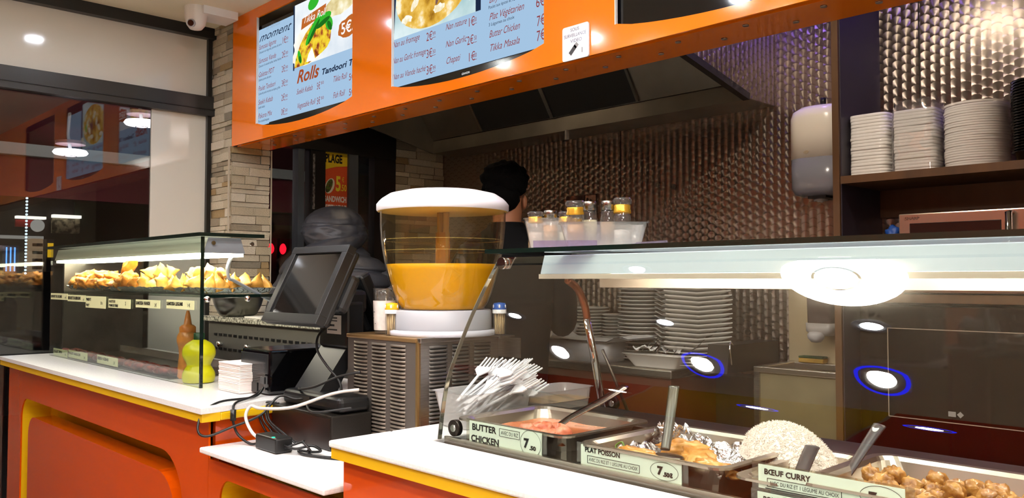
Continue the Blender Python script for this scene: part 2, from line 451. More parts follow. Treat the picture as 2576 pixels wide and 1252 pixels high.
MB().rbox(-2.238, -1.602, .975, 1.75, .83, .845, .004).build('worktop', white_top, c2)
c3 = counter(-1.60, .7, .95, 'serving_counter', 'orange and yellow counter under the curved glass food case', [], [], back=1.75)
MB().rbox(-1.60, .7, .985, 1.15, .935, .95, .004).build('worktop', white_top, c3)
MB().rbox(-1.60, -1.452, 1.1515, 1.74, .935, .95, .004).build('worktop_end', white_top, c3)
MB().box(-1.45, .68, 1.152, 1.74, .905, .915).build('case_floor', steel_d, c3)

# ------------------------------------------------------------------ menu screens and the notice
scr = emit('screen_pale_blue', 'a4c4e2', .82)
t_red = emit('screen_red_text', '8c3a3c', .9)
t_navy = emit('screen_navy_text', '1b2740', .9)
t_brown = emit('screen_brown_text', 'a04a26', .9)
t_grey = emit('screen_grey_text', '8ea3b8', .9)
t_white = emit('screen_white_text', 'f0efec', 1)
def screen(x0, x1, z0, z1, label, drop, on=True):
    t = thing('menu_screen', label, 'screen', ((x0+x1)/2, 2.03, z0), 'menu screens in the orange fascia')
    MB().box(x0-.06, x1+.1, 1.994, 2.05, z0-.04, z1+.02).build('housing', blackg, t)
    if on: MB().box(x0-.05, x1+.09, 1.990, 1.994, z0-drop, z1).build('display', scr, t)
    return t
tv1 = screen(-3.885, -3.02, 2.085, 2.56, 'lit menu screen listing rolls and samosas with a wrap picture', .01)
Y1 = 1.988
for s, x0, x1, z, h in (
  ('un délicieux', -3.829, -3.692, 2.545, 0.018), ):
    text(s, x0, x1, Y1, z, h, t_grey, tv1, .3)
text('moment', -3.907, -3.582, Y1, 2.497, .042, t_navy, tv1, .6, .0)
for k, (a, b, p, c, w1_, w2_) in enumerate((
  ('Samossa légume', 'Chausson aux légumes, pommes de terre', '1€', '00', .177, .229), ('Samossa Viande', 'Chausson à la viande hachée, herbes fraîches', '2€', '00', .178, .228),
  ('Galette PDT', 'Galette pomme de terre', '2€', '00', .161, .128), ('Poulet Tandoori', 'Cuisse de poulet marinée aux épices, grillée', '3€', '00', .177, .22),
  ('Seekh Kebab', 'Seekh kebab', '2€', '00', .149, .067), ('Pakora Mix', 'Pois cassés/beignet', '0€', '50', .144, .112))):
    z = 2.458-.0695*k
    text(a, -3.907, -3.907+w1_, Y1, z, .026, t_red, tv1, .4)
    text(b, -3.904, -3.904+w2_, Y1, z-.02, .012, t_navy, tv1)
    text(p, -3.671, -3.640, Y1, z-.016, .032, t_red, tv1); text(c, -3.636, -3.612, Y1, z-.004, .014, t_red, tv1)
    text('pièce', -3.636, -3.612, Y1, z-.018, .008, t_red, tv1)
text('Rolls', -3.529, -3.329, Y1, 2.225, .06, t_brown, tv1, .35, .002)
text('Tandoori Time', -3.309, -2.98, Y1, 2.226, .027, t_navy, tv1, .25, .001)
for s, x0, x1, z, h in (('Seekh Kebab', -3.528, -3.384, 2.172, .026), ('5€', -3.346, -3.318, 2.166, .032), ('50', -3.312, -3.288, 2.184, .014),
  ('Vegetable Roll', -3.523, -3.362, 2.104, .026), ('5€', -3.345, -3.317, 2.098, .032), ('50', -3.310, -3.287, 2.115, .014),
  ('Tikka Roll', -3.211, -3.102, 2.176, .027), ('5€', -3.083, -3.042, 2.162, .03), ('Fish Roll', -3.21, -3.113, 2.104, .027), ('5€', -3.082, -3.042, 2.096, .03)):
    text(s, x0, x1, Y1, z, h, t_red, tv1, .4 if len(s) > 3 else 0)
# wrap picture
def poly(name, pts, y, m, parent): return MB().add([(x, y, z) for x, z in pts], [tuple(range(len(pts)))]).build(name, m, parent)
def eramp(name, scale, stops, s=1, stretch=(1, 1, 1)):
    if name in MATS: return MATS[name]
    m, t, b, o = nt(name); e = t.nodes.new('ShaderNodeEmission'); e.inputs[1].default_value = s
    t.links.new(ramp(t, noisy(t, scale, 4, coords(t, stretch)), stops), e.inputs[0]); t.links.new(e.outputs[0], o.inputs[0]); t.nodes.remove(b); MATS[name] = m
    return m
pic = poly('picture', [(-3.55, 2.30), (-2.95, 2.30), (-2.95, 2.60), (-3.55, 2.60)], 1.9885, eramp('pic_bg', 6, [(.3, 'c8d2dc'), (.7, 'eceeee')]), tv1)
poly('picture_edge', [(-3.562, 2.29), (-3.55, 2.29), (-3.55, 2.60), (-3.562, 2.60)], 1.9883, t_navy, tv1)
def ell(cx, cz, a, b, rot=0, n=18, wob=0, seed=0):
    out = []
    for k in range(n):
        t = 2*PI*k/n; r = 1+wob*noise.noise(Vector((math.cos(t)*2+seed, math.sin(t)*2, seed)))
        x, z = a*r*math.cos(t), b*r*math.sin(t); out.append((cx+x*math.cos(rot)-z*math.sin(rot), cz+x*math.sin(rot)+z*math.cos(rot)))
    return out
poly('picture_wrap', ell(-3.40, 2.40, .17, .10, .25, 24, .2, 1), 1.9882, eramp('pic_wrap', 9, [(.3, 'd9d4c2'), (.7, 'f4f2ea')]), tv1)
poly('picture_filling', [(-3.55, 2.30), (-3.535, 2.345), (-3.50, 2.40), (-3.45, 2.445), (-3.39, 2.478), (-3.33, 2.488), (-3.275, 2.478), (-3.24, 2.45), (-3.228, 2.41), (-3.235, 2.37), (-3.26, 2.345), (-3.30, 2.33), (-3.36, 2.315), (-3.42, 2.30)], 1.9879,
     eramp('pic_filling', 22, [(.32, '5c2412'), (.42, 'a5562a'), (.5, 'd8b42c'), (.62, 'e6cf3a'), (.72, '7c8a22')]), tv1)
poly('picture_wrap', [(-3.44, 2.31), (-3.42, 2.345), (-3.39, 2.37), (-3.37, 2.33), (-3.36, 2.305)], 1.9876, t_white, tv1)
grn = emit('pic_green', '35b02c', .9); grn2 = emit('pic_green_dark', '1d6a1c', .9)
for cx, cz, a, b, r in ((-3.38, 2.45, .09, .022, .75), (-3.30, 2.475, .075, .025, .25), (-3.245, 2.45, .035, .028, -.9), (-3.50, 2.345, .014, .035, .4)):
    poly('picture_leaf', ell(cx, cz, a, b, r), 1.9873, grn, tv1); poly('picture_leaf', ell(cx+.005, cz-.012, a*.8, b*.5, r), 1.987, grn2, tv1)
poly('picture_wrap', ell(-3.10, 2.535, .2, .055, .2, 20, .25, 4), 1.9881, eramp('pic_wrap2', 14, [(.35, 'b79f5a'), (.55, 'ded2a4'), (.7, 'f0ebd8')]), tv1)
poly('picture_leaf', ell(-3.38, 2.575, .05, .03, .3), 1.9878, grn, tv1)
poly('price_flag', [(-3.49, 2.47), (-3.28, 2.50), (-3.27, 2.545), (-3.48, 2.52)], 1.9874, emit('pic_orange', 'b8652c', .9), tv1)
poly('price_flag', ell(-3.085, 2.40, .085, .045, .1, 20, .2, 7), 1.9874, emit('pic_orange', 'b8652c', .9), tv1)
text('Tikka Roll', -3.472, -3.279, 1.9868, 2.495, .034, t_white, tv1, .4)
text('5€50', -3.146, -2.99, 1.9868, 2.375, .05, t_white, tv1, 0, .001)
tv2 = screen(-2.733, -1.885, 2.078, 2.56, 'lit menu screen listing nan breads and plates below a curry picture', .001)
for s, x0, x1, z, h in (
  ('Nan au fromage', -2.756, -2.580, 2.238, .025), ('2€', -2.537, -2.500, 2.221, .034), ('99', -2.498, -2.481, 2.234, .016),
  ('Nan au Garlic fromage', -2.756, -2.540, 2.173, .025), ('3€', -2.537, -2.502, 2.155, .034), ('50', -2.498, -2.481, 2.166, .015),
  ('Nan au Viande haché', -2.755, -2.541, 2.108, .024), ('3€', -2.537, -2.500, 2.091, .034), ('99', -2.497, -2.480, 2.102, .016),
  ('Nan nature', -2.421, -2.300, 2.238, .025), ('1€', -2.293, -2.262, 2.223, .033), ('00', -2.258, -2.245, 2.235, .016),
  ('Nan Garlic', -2.421, -2.299, 2.173, .025), ('2€', -2.297, -2.262, 2.157, .033), ('50', -2.258, -2.245, 2.168, .016),
  ('Chapati', -2.418, -2.337, 2.110, .025), ('1€', -2.293, -2.260, 2.095, .033), ('00', -2.257, -2.244, 2.105, .016),
  ('Biryani', -2.179, -2.096, 2.283, .022), ('6€', -1.946, -1.905, 2.212, .036), ('Plat Végétarien', -2.178, -2.003, 2.221, .026),
  ('7€', -1.942, -1.905, 2.148, .036), ('Butter Chicken', -2.178, -2.023, 2.159, .026), ('7€', -1.943, -1.905, 2.098, .036), ('Tikka Masala', -2.178, -2.030, 2.109, .026)):
    text(s, x0, x1, Y1, z, h, t_red, tv2, .4 if len(s) > 3 else 0)
for s, x0, x1, z in (('Poulet aux épices et riz basmati', -2.181, -2.0, 2.262), ('3 Légumes au choix', -2.18, -2.05, 2.2)):
    text(s, x0, x1, Y1, z, .012, t_navy, tv2)
for z in (2.226, 2.158, 2.095):
    MB().box(-2.5, -2.479, 1.9875, 1.988, z, z+.0015).build('underline', t_red, tv2); MB().box(-2.26, -2.243, 1.9875, 1.988, z+.001, z+.0025).build('underline', t_red, tv2)
poly('picture', [(-2.79, 2.27), (-2.235, 2.27), (-2.235, 2.60), (-2.79, 2.60)], 1.9885, eramp('pic_plate', 5, [(.3, '8fb4b8'), (.7, 'dce8ea')]), tv2)
poly('picture_edge', [(-2.79, 2.262), (-2.75, 2.262), (-2.72, 2.60), (-2.79, 2.60)], 1.9883, t_navy, tv2)
poly('picture_edge', [(-2.25, 2.27), (-2.222, 2.27), (-2.222, 2.60), (-2.25, 2.60)], 1.9883, t_navy, tv2)
poly('picture_curry', ell(-2.50, 2.42, .235, .145, .08, 26), 1.9881, eramp('pic_curry', 16, [(.3, '8e6018'), (.45, 'c99a36'), (.58, 'e0b95a'), (.68, 'efe6cc')]), tv2)
for k in range(9):
    poly('picture_rice', ell(-2.66+.05*k, 2.335+.05*((k*5) % 4), .035, .016, .8*k, 14, .5, k), 1.9878, eramp('pic_rice', 40, [(.3, 'd8c48c'), (.6, 'f3efe0')]), tv2)
for cx, cz, r in ((-2.46, 2.395, 1.2), (-2.43, 2.42, .9), (-2.47, 2.43, 1.5)):
    poly('picture_meat', ell(cx, cz, .05, .011, r), 1.9875, emit('pic_meat', '7a5a52', .9), tv2)
poly('picture_leaf', ell(-2.335, 2.41, .022, .03, 0), 1.9875, emit('pic_lime', '86c040', .9), tv2)
# the bezels in view
for t, x0, x1, z0, s, nm in ((tv1, -3.885, -3.02, 2.085, .03, 0), (tv2, -2.733, -1.885, 2.078, .028, 1)):
    MB().box(x0+.1, x1-.05, 1.985, 1.993, z0-.05, z0-.008).build('bezel', mat('bezel_grey', '35332c', .12, .6), t)
MB().box(-2.33, -2.27, 1.9845, 1.985, 2.048, 2.062).build('badge', blackg, tv2)
text('GRANDIN', -2.322, -2.278, 1.984, 2.051, .008, t_white, tv2)
tv3 = screen(-1.585, -.74, 2.078, 2.56, 'dark switched-off screen at the right of the fascia', .0, on=False)
MB().box(-1.5, -.8, 1.985, 1.993, 2.04, 2.088).build('bezel', blackg, tv3)
for t_, dx in ((tv1, .02), (tv2, .013), (tv3, .0)): t_.location += Vector((dx, -.015, -.004))
# camera notice
nz = thing('notice_plate', 'white video surveillance notice stuck on the orange fascia', 'sign', (-1.742, YF, 1.99))
MB().prism(rrect(-1.797, -1.686, ZF-.002, 2.104, .008), YF-.006, YF-.001).build('plate', mat('notice_white', 'e4e4ea', .15, coat=.4), nz)
blue_ink = mat('blue_grey_ink', '4a5a78', .5)
text('SOUS', -1.762, -1.726, YF-.0065, 2.086, .011, blue_ink, nz); text('SURVEILLANCE', -1.789, -1.697, YF-.0065, 2.068, .011, blue_ink, nz); text('VIDEO', -1.762, -1.714, YF-.0065, 2.050, .011, blue_ink, nz)
def quadrot(cx, cz, a, b, r): return [(cx+x*math.cos(r)-z*math.sin(r), cz+x*math.sin(r)+z*math.cos(r)) for x, z in ((-a, -b), (a, -b), (a, b), (-a, b))]
MB().prism(quadrot(-1.752, 2.026, .017, .007, .75), YF-.0068, YF-.0062).build('camera_pictogram', mat('pictogram', '3c3c40', .5), nz)
MB().prism(quadrot(-1.738, 2.0385, .008, .007, .75), YF-.0068, YF-.0062).build('camera_pictogram', mat('pictogram_grey', '8c8c90', .5), nz)
MB().box(-1.714, -1.7125, YF-.0068, YF-.0062, 2.012, 2.028).build('camera_pictogram', mat('pictogram', '3c3c40', .5), nz)
# dome camera
dm = thing('dome_camera', 'white dome security camera under the ceiling above the stone pillar', 'camera', (-4.10, 1.78, CEIL))
MB().box(-4.17, -4.03, 1.75, 1.93, 2.63, CEIL).build('mount', whitep, dm)
MB().lathe([(.052, .09), (.056, .05), (.054, .015), (.045, -.02), (.03, -.04), (.001, -.048)], (-4.10, 1.74, 2.60), 28).build('dome', mat('camera_white', 'e2ddd6', .3), dm)
MB().lathe([(.056, 0), (.056, .012)], (-4.10, 1.74, 2.66), 28).build('collar', mat('camera_white', 'e2ddd6', .3), dm)
e = MB().cyl((0, 0, 0), .02, .012, 24); e2 = MB().cyl((0, 0, .011), .015, .004, 24)
for eb, nm, m in ((e, 'lens_ring', greyp), (e2, 'lens', blackg)):
    o = inst(nm, eb.mesh(nm, m), dm, (-4.072, 1.708, 2.578)); o.rotation_euler = (math.radians(105), 0, math.radians(42))

# ------------------------------------------------------------------ ceiling lamps
lampw = emit('downlight_glow', 'fff8f0', L_DOWN); ringblue = emit('blue_ring_glow', '2a2cff', 6); lampc = emit('cool_spot_glow', 'eef4ff', L_DOWN); ringw = emit('round_lamp_glow', 'fff9f2', L_RING)
def downlight(x, y, blue=False, label='', z=CEIL, glow=None, r=.055, grp='recessed ceiling spots'):
    t = thing('ceiling_spot', label, 'ceiling light', (x, y, z), grp)
    MB().lathe([(r+.006, 0), (r+.03, -.001), (r+.032, -.008), (r+.004, -.012), (r+.002, -.004)], (x, y, z), 28).build('trim_ring', whitep, t)
    MB().cyl((x, y, z-.003), r, -.002, 24).build('diffuser', glow or lampw, t)
    if blue: MB().lathe([(r+.034, -.004), (r+.05, -.004), (r+.05, -.001)], (x, y, z), 28).build('blue_ring', ringblue, t)
    return t
for y, z in ((-.15, CEIL), (-.85, CEIL-.015)):
    for x in (-3.0, -2.13, -1.33, -.5, .35):
        downlight(x, y, blue=(x > -2.5), label='recessed ceiling spot '+('with blue ring ' if x > -2.5 else '')+ORD[int((x+3.1)/.84)]+' from the window in the '+('front' if y > -.5 else 'rear')+' row', z=z)
for ks, (x, y) in enumerate(((-3.8, .35), (-3.04, .36), (-2.12, .36), (-1.23, .42), (-.4, .4), (-2.10, .89), (-3.6, 1.3), (-.3, .9), (.5, .4))):
    downlight(x, y, label='small cool ceiling spot above the counter front, '+ORD[ks]+' of nine', r=.04, glow=lampc, grp='small ceiling spots over the counter')
def roundlamp(x, y, label, z=CEIL, r=.23, m=None):
    t = thing('round_ceiling_lamp', label, 'ceiling light', (x, y, z), 'round ceiling lamps')
    MB().lathe([(.001, -.085), (r*.35, -.085), (r*.8, -.078), (r, -.055), (r*1.01, -.035), (r*.94, -.02), (r*.9, 0)], (x, y, z), 40).build('diffuser', m or ringw, t)
    MB().lathe([(r*.36, -.083), (r*.36, -.089), (r*.4, -.089), (r*.4, -.083)], (x, y, z), 40).build('trim_ring', chrome, t)
    return t
roundlamp(-1.24, .83, 'round white ceiling lamp above the curved food case', r=.21)
roundlamp(.9, .2, 'round white ceiling lamp right of the food case')
roundlamp(1.0, -1.2, 'round white ceiling lamp towards the rear wall')
# kitchen spots: violet-white ones over the shelves
viol = emit('violet_glow', '8f70ff', 60); kitw = emit('kitchen_glow', 'fff0dc', 460); kitw2 = emit('kitchen_glow_dim', 'ffe2bc', 65)
downlight(-1.72, 3.40, label='violet kitchen spot above the towel dispenser', glow=viol, grp='kitchen ceiling spots')
downlight(-.98, 3.42, label='violet kitchen spot above the shelf of lids', glow=viol, grp='kitchen ceiling spots')
downlight(-1.35, 2.34, label='warm kitchen ceiling spot behind the fascia near the shelves', glow=kitw, grp='kitchen ceiling spots')
downlight(-3.7, 2.6, label='warm kitchen ceiling spot behind the fascia near the door', glow=kitw2, grp='kitchen ceiling spots')

# ------------------------------------------------------------------ extractor hood
hd = thing('extractor_hood', 'stainless steel extractor hood with black filters on the kitchen wall', 'hood', (-3.09, 3.5, 2.115))
hsteel = mat('hood_steel', '8a857c', .42, 1, var=.1, vscale=3); hx0, hx1 = -4.236, -1.944
def hside(x0, x1):
    return MB().prism([(3.594, 2.114), (3.363, 2.114), (2.80, 2.238), (2.45, 2.30), (2.45, CEIL), (3.594, CEIL)], x0, x1, 'X')
hside(hx0, hx0+.012).build('side_panel', hsteel, hd)
o = hside(hx1-.012, hx1).build('side_panel', perlage('engine_turned_side', 'Y'), hd)
MB().prism([(3.355, 2.108), (2.795, 2.232), (2.80, 2.262), (3.363, 2.138)], hx1-.03, hx1+.002, 'X').build('edge_trim', mat('edge_dark', '33302c', .4, .5), hd)
MB().box(hx0+.012, hx1-.012, 3.363, 3.37, 2.114, 2.192).build('gutter_face', hsteel, hd)
MB().box(hx0+.012, hx1-.012, 3.37, 3.59, 2.114, 2.122).build('gutter_floor', hsteel, hd)
def slope(a): return (3.363-a*.101*1.0, 2.196+a*.155)
def slab(x0, x1, a0, a1, off, m, nm):
    (ya, za), (yb, zb) = slope(a0), slope(a1)
    n = Vector((0, -.155, -.101)).normalized()*off
    return MB().prism([(ya+n.y, za+n.z), (yb+n.y, zb+n.z), (yb, zb), (ya, za)], x0, x1, 'X').build(nm, m, hd)
slab(hx0+.012, hx1-.012, 0, 3.0, -.012, hsteel, 'sloped_panel')
fblack = mat('filter_black', '0b0a0a', .6)
for x0, x1 in ((-3.735, -3.17), (-3.145, -2.575)):
    slab(x0, x1, .03, 2.2, .006, fblack, 'grease_filter')
slab(-3.17, -3.145, .03, 2.2, .014, steel, 'filter_bar')
slab(-3.75, -3.735, .03, 2.2, .012, steel, 'filter_bar'); slab(-2.575, -2.56, .03, 2.2, .012, steel_d, 'filter_bar')
MB().box(hx0+.012, hx1-.012, 2.45, 2.462, 2.30, CEIL).build('front_panel', hsteel, hd)
MB().cyl((-3.0, 3.3, 2.05), .012, .05, 12).build('sensor', mat('sensor_white', 'b0aca4', .4), hd)

# ------------------------------------------------------------------ wall dispensers, shelf unit and what stands on it
td = thing('paper_dispenser', 'white and grey paper roll dispenser on the steel wall', 'dispenser', (-1.655, 3.46, 1.66))
def rsq(w, d, n=8, p=4): # superellipse ring
    out = []
    for k in range(40):
        a = 2*PI*k/40; c, s = math.cos(a), math.sin(a)
        out.append((w*abs(c)**(2/p)*(1 if c >= 0 else -1), d*abs(s)**(2/p)*(1 if s >= 0 else -1)))
    return out
def loft(rings):
    """rings: list of (z, w, d, cx, cy, p)"""
    m = MB(); vs, fs = [], []
    for z, w, d, cx, cy, p in rings: vs += [(cx+a, cy+b, z) for a, b in rsq(w, d, p=p)]
    n = 40
    for i in range(len(rings)-1):
        for k in range(n): fs.append((i*n+k, i*n+(k+1) % n, (i+1)*n+(k+1) % n, (i+1)*n+k))
    fs.append(tuple(reversed(range(n)))); fs.append(tuple((len(rings)-1)*n+k for k in range(n)))
    return m.add(vs, fs, True)
tx, ty = -1.645, 3.46
loft([(1.815, .125, .13, tx, ty, 3), (1.99, .125, .13, tx, ty, 3), (2.02, .115, .12, tx, ty, 3), (2.04, .085, .09, tx, ty, 3), (2.045, .03, .04, tx, ty, 2)]).build('cover', mat('dispenser_white', 'f2ebdc', .25), td)
loft([(1.655, .09, .09, tx, ty, 3), (1.665, .112, .118, tx, ty, 3), (1.69, .123, .128, tx, ty, 3), (1.815, .125, .13, tx, ty, 3)]).build('lower_cover', glass('smoked_plastic', 'aeb0bc', 1.2, haze=.75, hazecol='9a9aa4', rough=.2), td)
MB().cyl((-1.62, 3.40, 2.043), .012, .028, 14).build('lock_knob', blackp, td)
MB().blob((-1.655, 3.44, 1.648), (.03, .03, .018), 3, .5, 3, 2).build('paper_end', mat('paper_white', 'd8d6d4', .9), td)
MB().box(-1.68, -1.60, 3.37, 3.5, 1.645, 1.66).build('outlet', blackp, td)
MB().prism(ell(-1.665, 1.838, .012, .007, .1), 3.329, 3.331).build('emblem', mat('emblem_beige', 'a89880', .4), td)
un = thing('shelf_unit', 'dark wooden shelf unit on the right kitchen wall', 'shelf', (-.6, 3.4, 0))
MB().box(-1.49, -1.463, 3.2, 3.594, .1, 2.45).build('side_board', wood, un)
MB().box(-1.463, -1.459, 3.212, 3.594, .1, 2.45).build('side_lining', purple_panel, un)
MB().box(-1.459, .3, 3.2, 3.594, 1.676, 1.706).build('shelf_board', wood, un)
MB().box(-1.459, .3, 3.2, 3.594, 1.215, 1.245).build('shelf_board', wood, un)
MB().box(-1.459, .3, 3.2, 3.594, .42, .45).build('shelf_board', wood, un)
MB().box(-1.459, .3, 3.575, 3.59, 1.56, 1.676).build('back_rail', wood, un)
# stacks of takeaway boxes and lids, every piece its own object
milk = glass('translucent_white', 'fdfcfa', 1.0, haze=.8, hazecol='faf7f2', rough=.15)
def ring_rect(w, d, z0, z1, t=.0, flare=.0012, p=5):
    return loft([(z0, w-flare*.4, d-flare*.4, 0, 0, p), (z0+.002, w, d, 0, 0, p), (z1, w, d, 0, 0, p)])
def stack(name, me, n, x, y, z0, dz, label, cat, grp, rz=0, jig=.0015):
    for k in range(n):
        o = inst(name, me, None, (x+random.uniform(-jig, jig), y+random.uniform(-jig, jig), z0+k*dz), (0, 0, rz+random.uniform(-.02, .02)))
        tag(o, label+', '+('topmost' if k == n-1 else 'bottom one' if k == 0 else ORD[n-1-k]+' from the top'), cat, grp)
box_a = ring_rect(.076, .07, 0, .0125).mesh('takeaway_box', milk)
stack('takeaway_box', box_a, 19, -1.378, 3.33, 1.707, .0128, 'square translucent box in the stack beside the wooden post', 'box', 'leftmost stack of translucent boxes')
box_b = ring_rect(.078, .075, 0, .0122, flare=.0012, p=6).mesh('deep_takeaway_box', milk)
stack('deep_takeaway_box', box_b, 19, -1.205, 3.33, 1.707, .0124, 'film-wrapped takeaway box in the middle stack', 'box', 'middle stack of translucent boxes')
wrap = thing('plastic_wrap', 'crumpled clear wrap around the middle stack of takeaway boxes', 'wrap', (-1.205, 3.33, 1.707))
def wrapfn(u, v):
    a = 2*PI*u; i = int(u*40) % 40; q = rsq(.086, .083, p=5)[i]; k = 1+.04*noise.noise(Vector((q[0]*30, q[1]*30, v*5)))+(.0 if v < .9 else -.12)
    return (-1.205+q[0]*k, 3.33+q[1]*k, 1.708+.275*v+.012*noise.noise(Vector((q[0]*40, q[1]*40, 3)))*(v > .9))
MB().grid(wrapfn, 40, 14, True, True).build('film', glass('clear_film', 'fbfbfb', 1.8, .03, haze=.06, hazecol='e8e4e8'), wrap)
lid = MB().lathe([(.001, .002), (.09, .002), (.102, .0), (.1066, .0), (.107, .002), (.107, .0086)], n=40).mesh('round_container', milk)
stack('round_container', lid, 26, -1.005, 3.33, 1.708, .0089, 'round translucent container on the wooden shelf', 'container', 'stack of round translucent containers')
blk = MB().lathe([(.001, 0), (.075, 0), (.084, .028), (.094, .03), (.094, .034)], n=36).mesh('black_bowl', mat('black_bowl_plastic', '0b0b0d', .12, spec=.7))
stack('black_bowl', blk, 26, -.79, 3.30, 1.708, .0098, 'black plastic bowl in the stack right of the containers', 'bowl', 'stack of black bowls')
# microwave
mw = thing('microwave_oven', 'stainless microwave oven on the shelf below the lids', 'microwave', (-.93, 3.4, 1.246))
mw_steel = mat('microwave_steel', 'b9a596', .22, 1)
MB().rbox(-1.245, -.62, 3.24, 3.56, 1.247, 1.545, .006).build('casing', steel_d, mw)
dr = MB().rbox(-1.245, -.62, 3.215, 3.24, 1.25, 1.545, .004).build('door', mw_steel, mw)
MB().rbox(-1.205, -.90, 3.211, 3.216, 1.29, 1.508, .002).build('window', mat('mw_window', '171316', .04, spec=.7), dr)
MB().tube([(-.868, 3.215, 1.53), (-.868, 3.18, 1.53), (-.868, 3.18, 1.29), (-.868, 3.215, 1.29)], .011, 12).build('handle', chrome, dr)
text('SHARP', -1.222, -1.17, 3.2145, 1.522, .010, mat('logo_brown', '5c3424', .5), dr, 0, .0006)
bb = thing('blue_bag', 'small blue and red bag beside the microwave', 'bag', (-1.29, 3.37, 1.246))
MB().blob((-1.30, 3.36, 1.345), (.035, .03, .1), 5, .3, 2, 3).build('red_part', mat('bag_red', 'a01c22', .5), bb)
MB().blob((-1.315, 3.345, 1.475), (.03, .03, .035), 6, .4, 2, 3).build('blue_part', mat('bag_blue', '1c4a9c', .5), bb)
# black glass oven under the microwave
ov = thing('black_oven', 'black glass fronted oven with a thin pale outline below the microwave', 'oven', (-.85, 3.4, .45))
MB().rbox(-1.40, .2, 3.235, 3.56, .452, 1.205, .004).build('casing', blackp, ov)
MB().box(-1.40, .2, 3.222, 3.235, .46, 1.2).build('door', mat('oven_glass', '0b0909', .05, spec=.7), ov)
for nm, a in (('outline', (-1.296, -.3, 1.116, 1.119)), ('outline', (-1.296, -.3, .786, .789)), ('outline', (-1.296, -1.293, .786, 1.119))):
    MB().box(a[0], a[1], 3.220, 3.222, a[2], a[3]).build(nm, mat('outline_beige', '9c8a78', .5), ov)
MB().box(-1.085, -1.06, 3.220, 3.222, .81, .828).build('symbol', mat('symbol_grey', '8c8480', .5), ov)
MB().prism(quadrot(-1.045, .819, .008, .008, PI/4), 3.220, 3.222).build('symbol', mat('symbol_grey', '8c8480', .5), ov)

# ------------------------------------------------------------------ steel worktop, plates, trays
wt = thing('steel_worktop', 'stainless steel kitchen worktop carrying the stacks of plates', 'worktop', (-3.1, 3.33, 0))
MB().rbox(-4.0, -2.175, 3.07, 3.592, .86, .9, .008, 3).build('top', steel, wt)
MB().box(-4.0, -2.19, 3.09, 3.59, .1, .858).build('cabinet', mat('worktop_cabinet', '5a2c1c', .4), wt)
MB().box(-4.0, -1.91, 3.45, 3.592, .1, .85).build('rear_cabinet', mat('dark_cabinet', '2a241f', .5), wt)
def plate_mesh(r, name, m=porcelain):
    return MB().lathe([(.001, .004), (r*.55, .004), (r*.62, .006), (r*.97, .017), (r, .019), (r, .022), (r*.95, .0215), (r*.6, .011), (r*.5, .008), (.001, .008)], n=32).mesh(name, m)
def pstack(me, n, x, y, z0, dz, label, grp, name='plate'):
    stack(name, me, n, x, y, z0, dz, label, 'plate', grp, jig=.002)
pstack(plate_mesh(.112, 'side_plate'), 15, -2.972, 3.44, .9, .0165, 'small round white plate in the stack nearest the cook', 'stack of small round plates', 'side_plate')
pstack(plate_mesh(.07, 'saucer'), 13, -2.80, 3.45, .9, .0165, 'white saucer in the shortest stack between the plates', 'stack of saucers', 'saucer')
pstack(plate_mesh(.128, 'dinner_plate'), 20, -2.545, 3.36, .9, .0186, 'round white dinner plate in the tall middle stack', 'tall stack of dinner plates', 'dinner_plate')
pstack(plate_mesh(.165, 'large_plate'), 5, -2.20, 3.27, .9, .014, 'large round plate under the wavy square plates', 'large plates at the bottom of the right stack', 'large_plate')
def sq_plate():
    def f(u, v):
        x, y = (u-.5)*2, (v-.5)*2; r = max(abs(x), abs(y)); w = .19
        z = .004+.028*max(0, r-.5)**1.4*2+.012*(abs(x*y))
        k = 1-.05*(1-abs(x)) if abs(y) > abs(x) else 1-.05*(1-abs(y))
        return (x*w*k, y*w*k, z)
    m = MB().grid(f, 17, 17)
    n = len(m.v); m.v += [v+Vector((0, 0, -.0045)) for v in m.v]; fs = m.f[:]
    m.f += [tuple(reversed([i+n for i in q])) for q in fs]; m.sm += [True]*len(fs)
    b = [i for i in range(17)]+[17*j+16 for j in range(1, 17)]+[16*17+i for i in range(15, -1, -1)]+[17*j for j in range(15, 0, -1)]
    for a, c in zip(b, b[1:]+b[:1]): m.f.append((a, c, c+n, a+n)); m.sm.append(False)
    return m.mesh('square_plate', porcelain)
sqm = sq_plate()
for kk in range(14):
    o = inst('square_plate', sqm, None, (-2.2+random.uniform(-.003, .003), 3.27+random.uniform(-.003, .003), .972+kk*.0205), (0, 0, PI/4+random.uniform(-.02, .02)), (.78, .78, 1))
    tag(o, 'white square plate with wavy rim, '+('topmost' if kk == 13 else ORD[13-kk]+' from the top')+' of its stack', 'plate', 'stack of wavy square plates')
gt = thing('cutlery_box', 'grey plastic box with handled lid in front of the plates', 'box', (-2.75, 3.2, .9))
loft([(.901, .19, .085, -2.77, 3.19, 7), (1.0, .215, .1, -2.77, 3.19, 7)]).build('box_body', mat('box_grey', 'a8a6a6', .45), gt)
def lidfn(u, v):
    x = -3.04+u*.62; y = 3.075+v*.22; e = abs(u-.5)*2
    return (x, y, 1.006+.018*max(0, e-.7)/.3*(1 if e > .7 else 0)-.0*v+.02*math.sin(PI*min(1, max(0, (e-.6)/.4))))
m = MB().grid(lidfn, 25, 5); m.v += [v-Vector((0, 0, .006)) for v in m.v]; m.f += [tuple(i+125 for i in f) for f in m.f]; m.sm += m.sm
m.build('lid', mat('lid_grey', 'c4c2c2', .4), gt)
ut = thing('white_ladle_rest', 'small white oval dish standing behind the grey box', 'dish', (-3.01, 3.33, .9))
MB().lathe([(.03, 0), (.035, .12), (.055, .16), (.05, .165), (.028, .125), (.022, .01)], (-3.01, 3.33, .9), 28).build('bowl', mat('dish_white', 'bdbab5', .3), ut)
wtr = thing('cutlery_tray', 'white foam tray holding forks and paper napkins', 'tray', (-2.27, 3.16, .9))
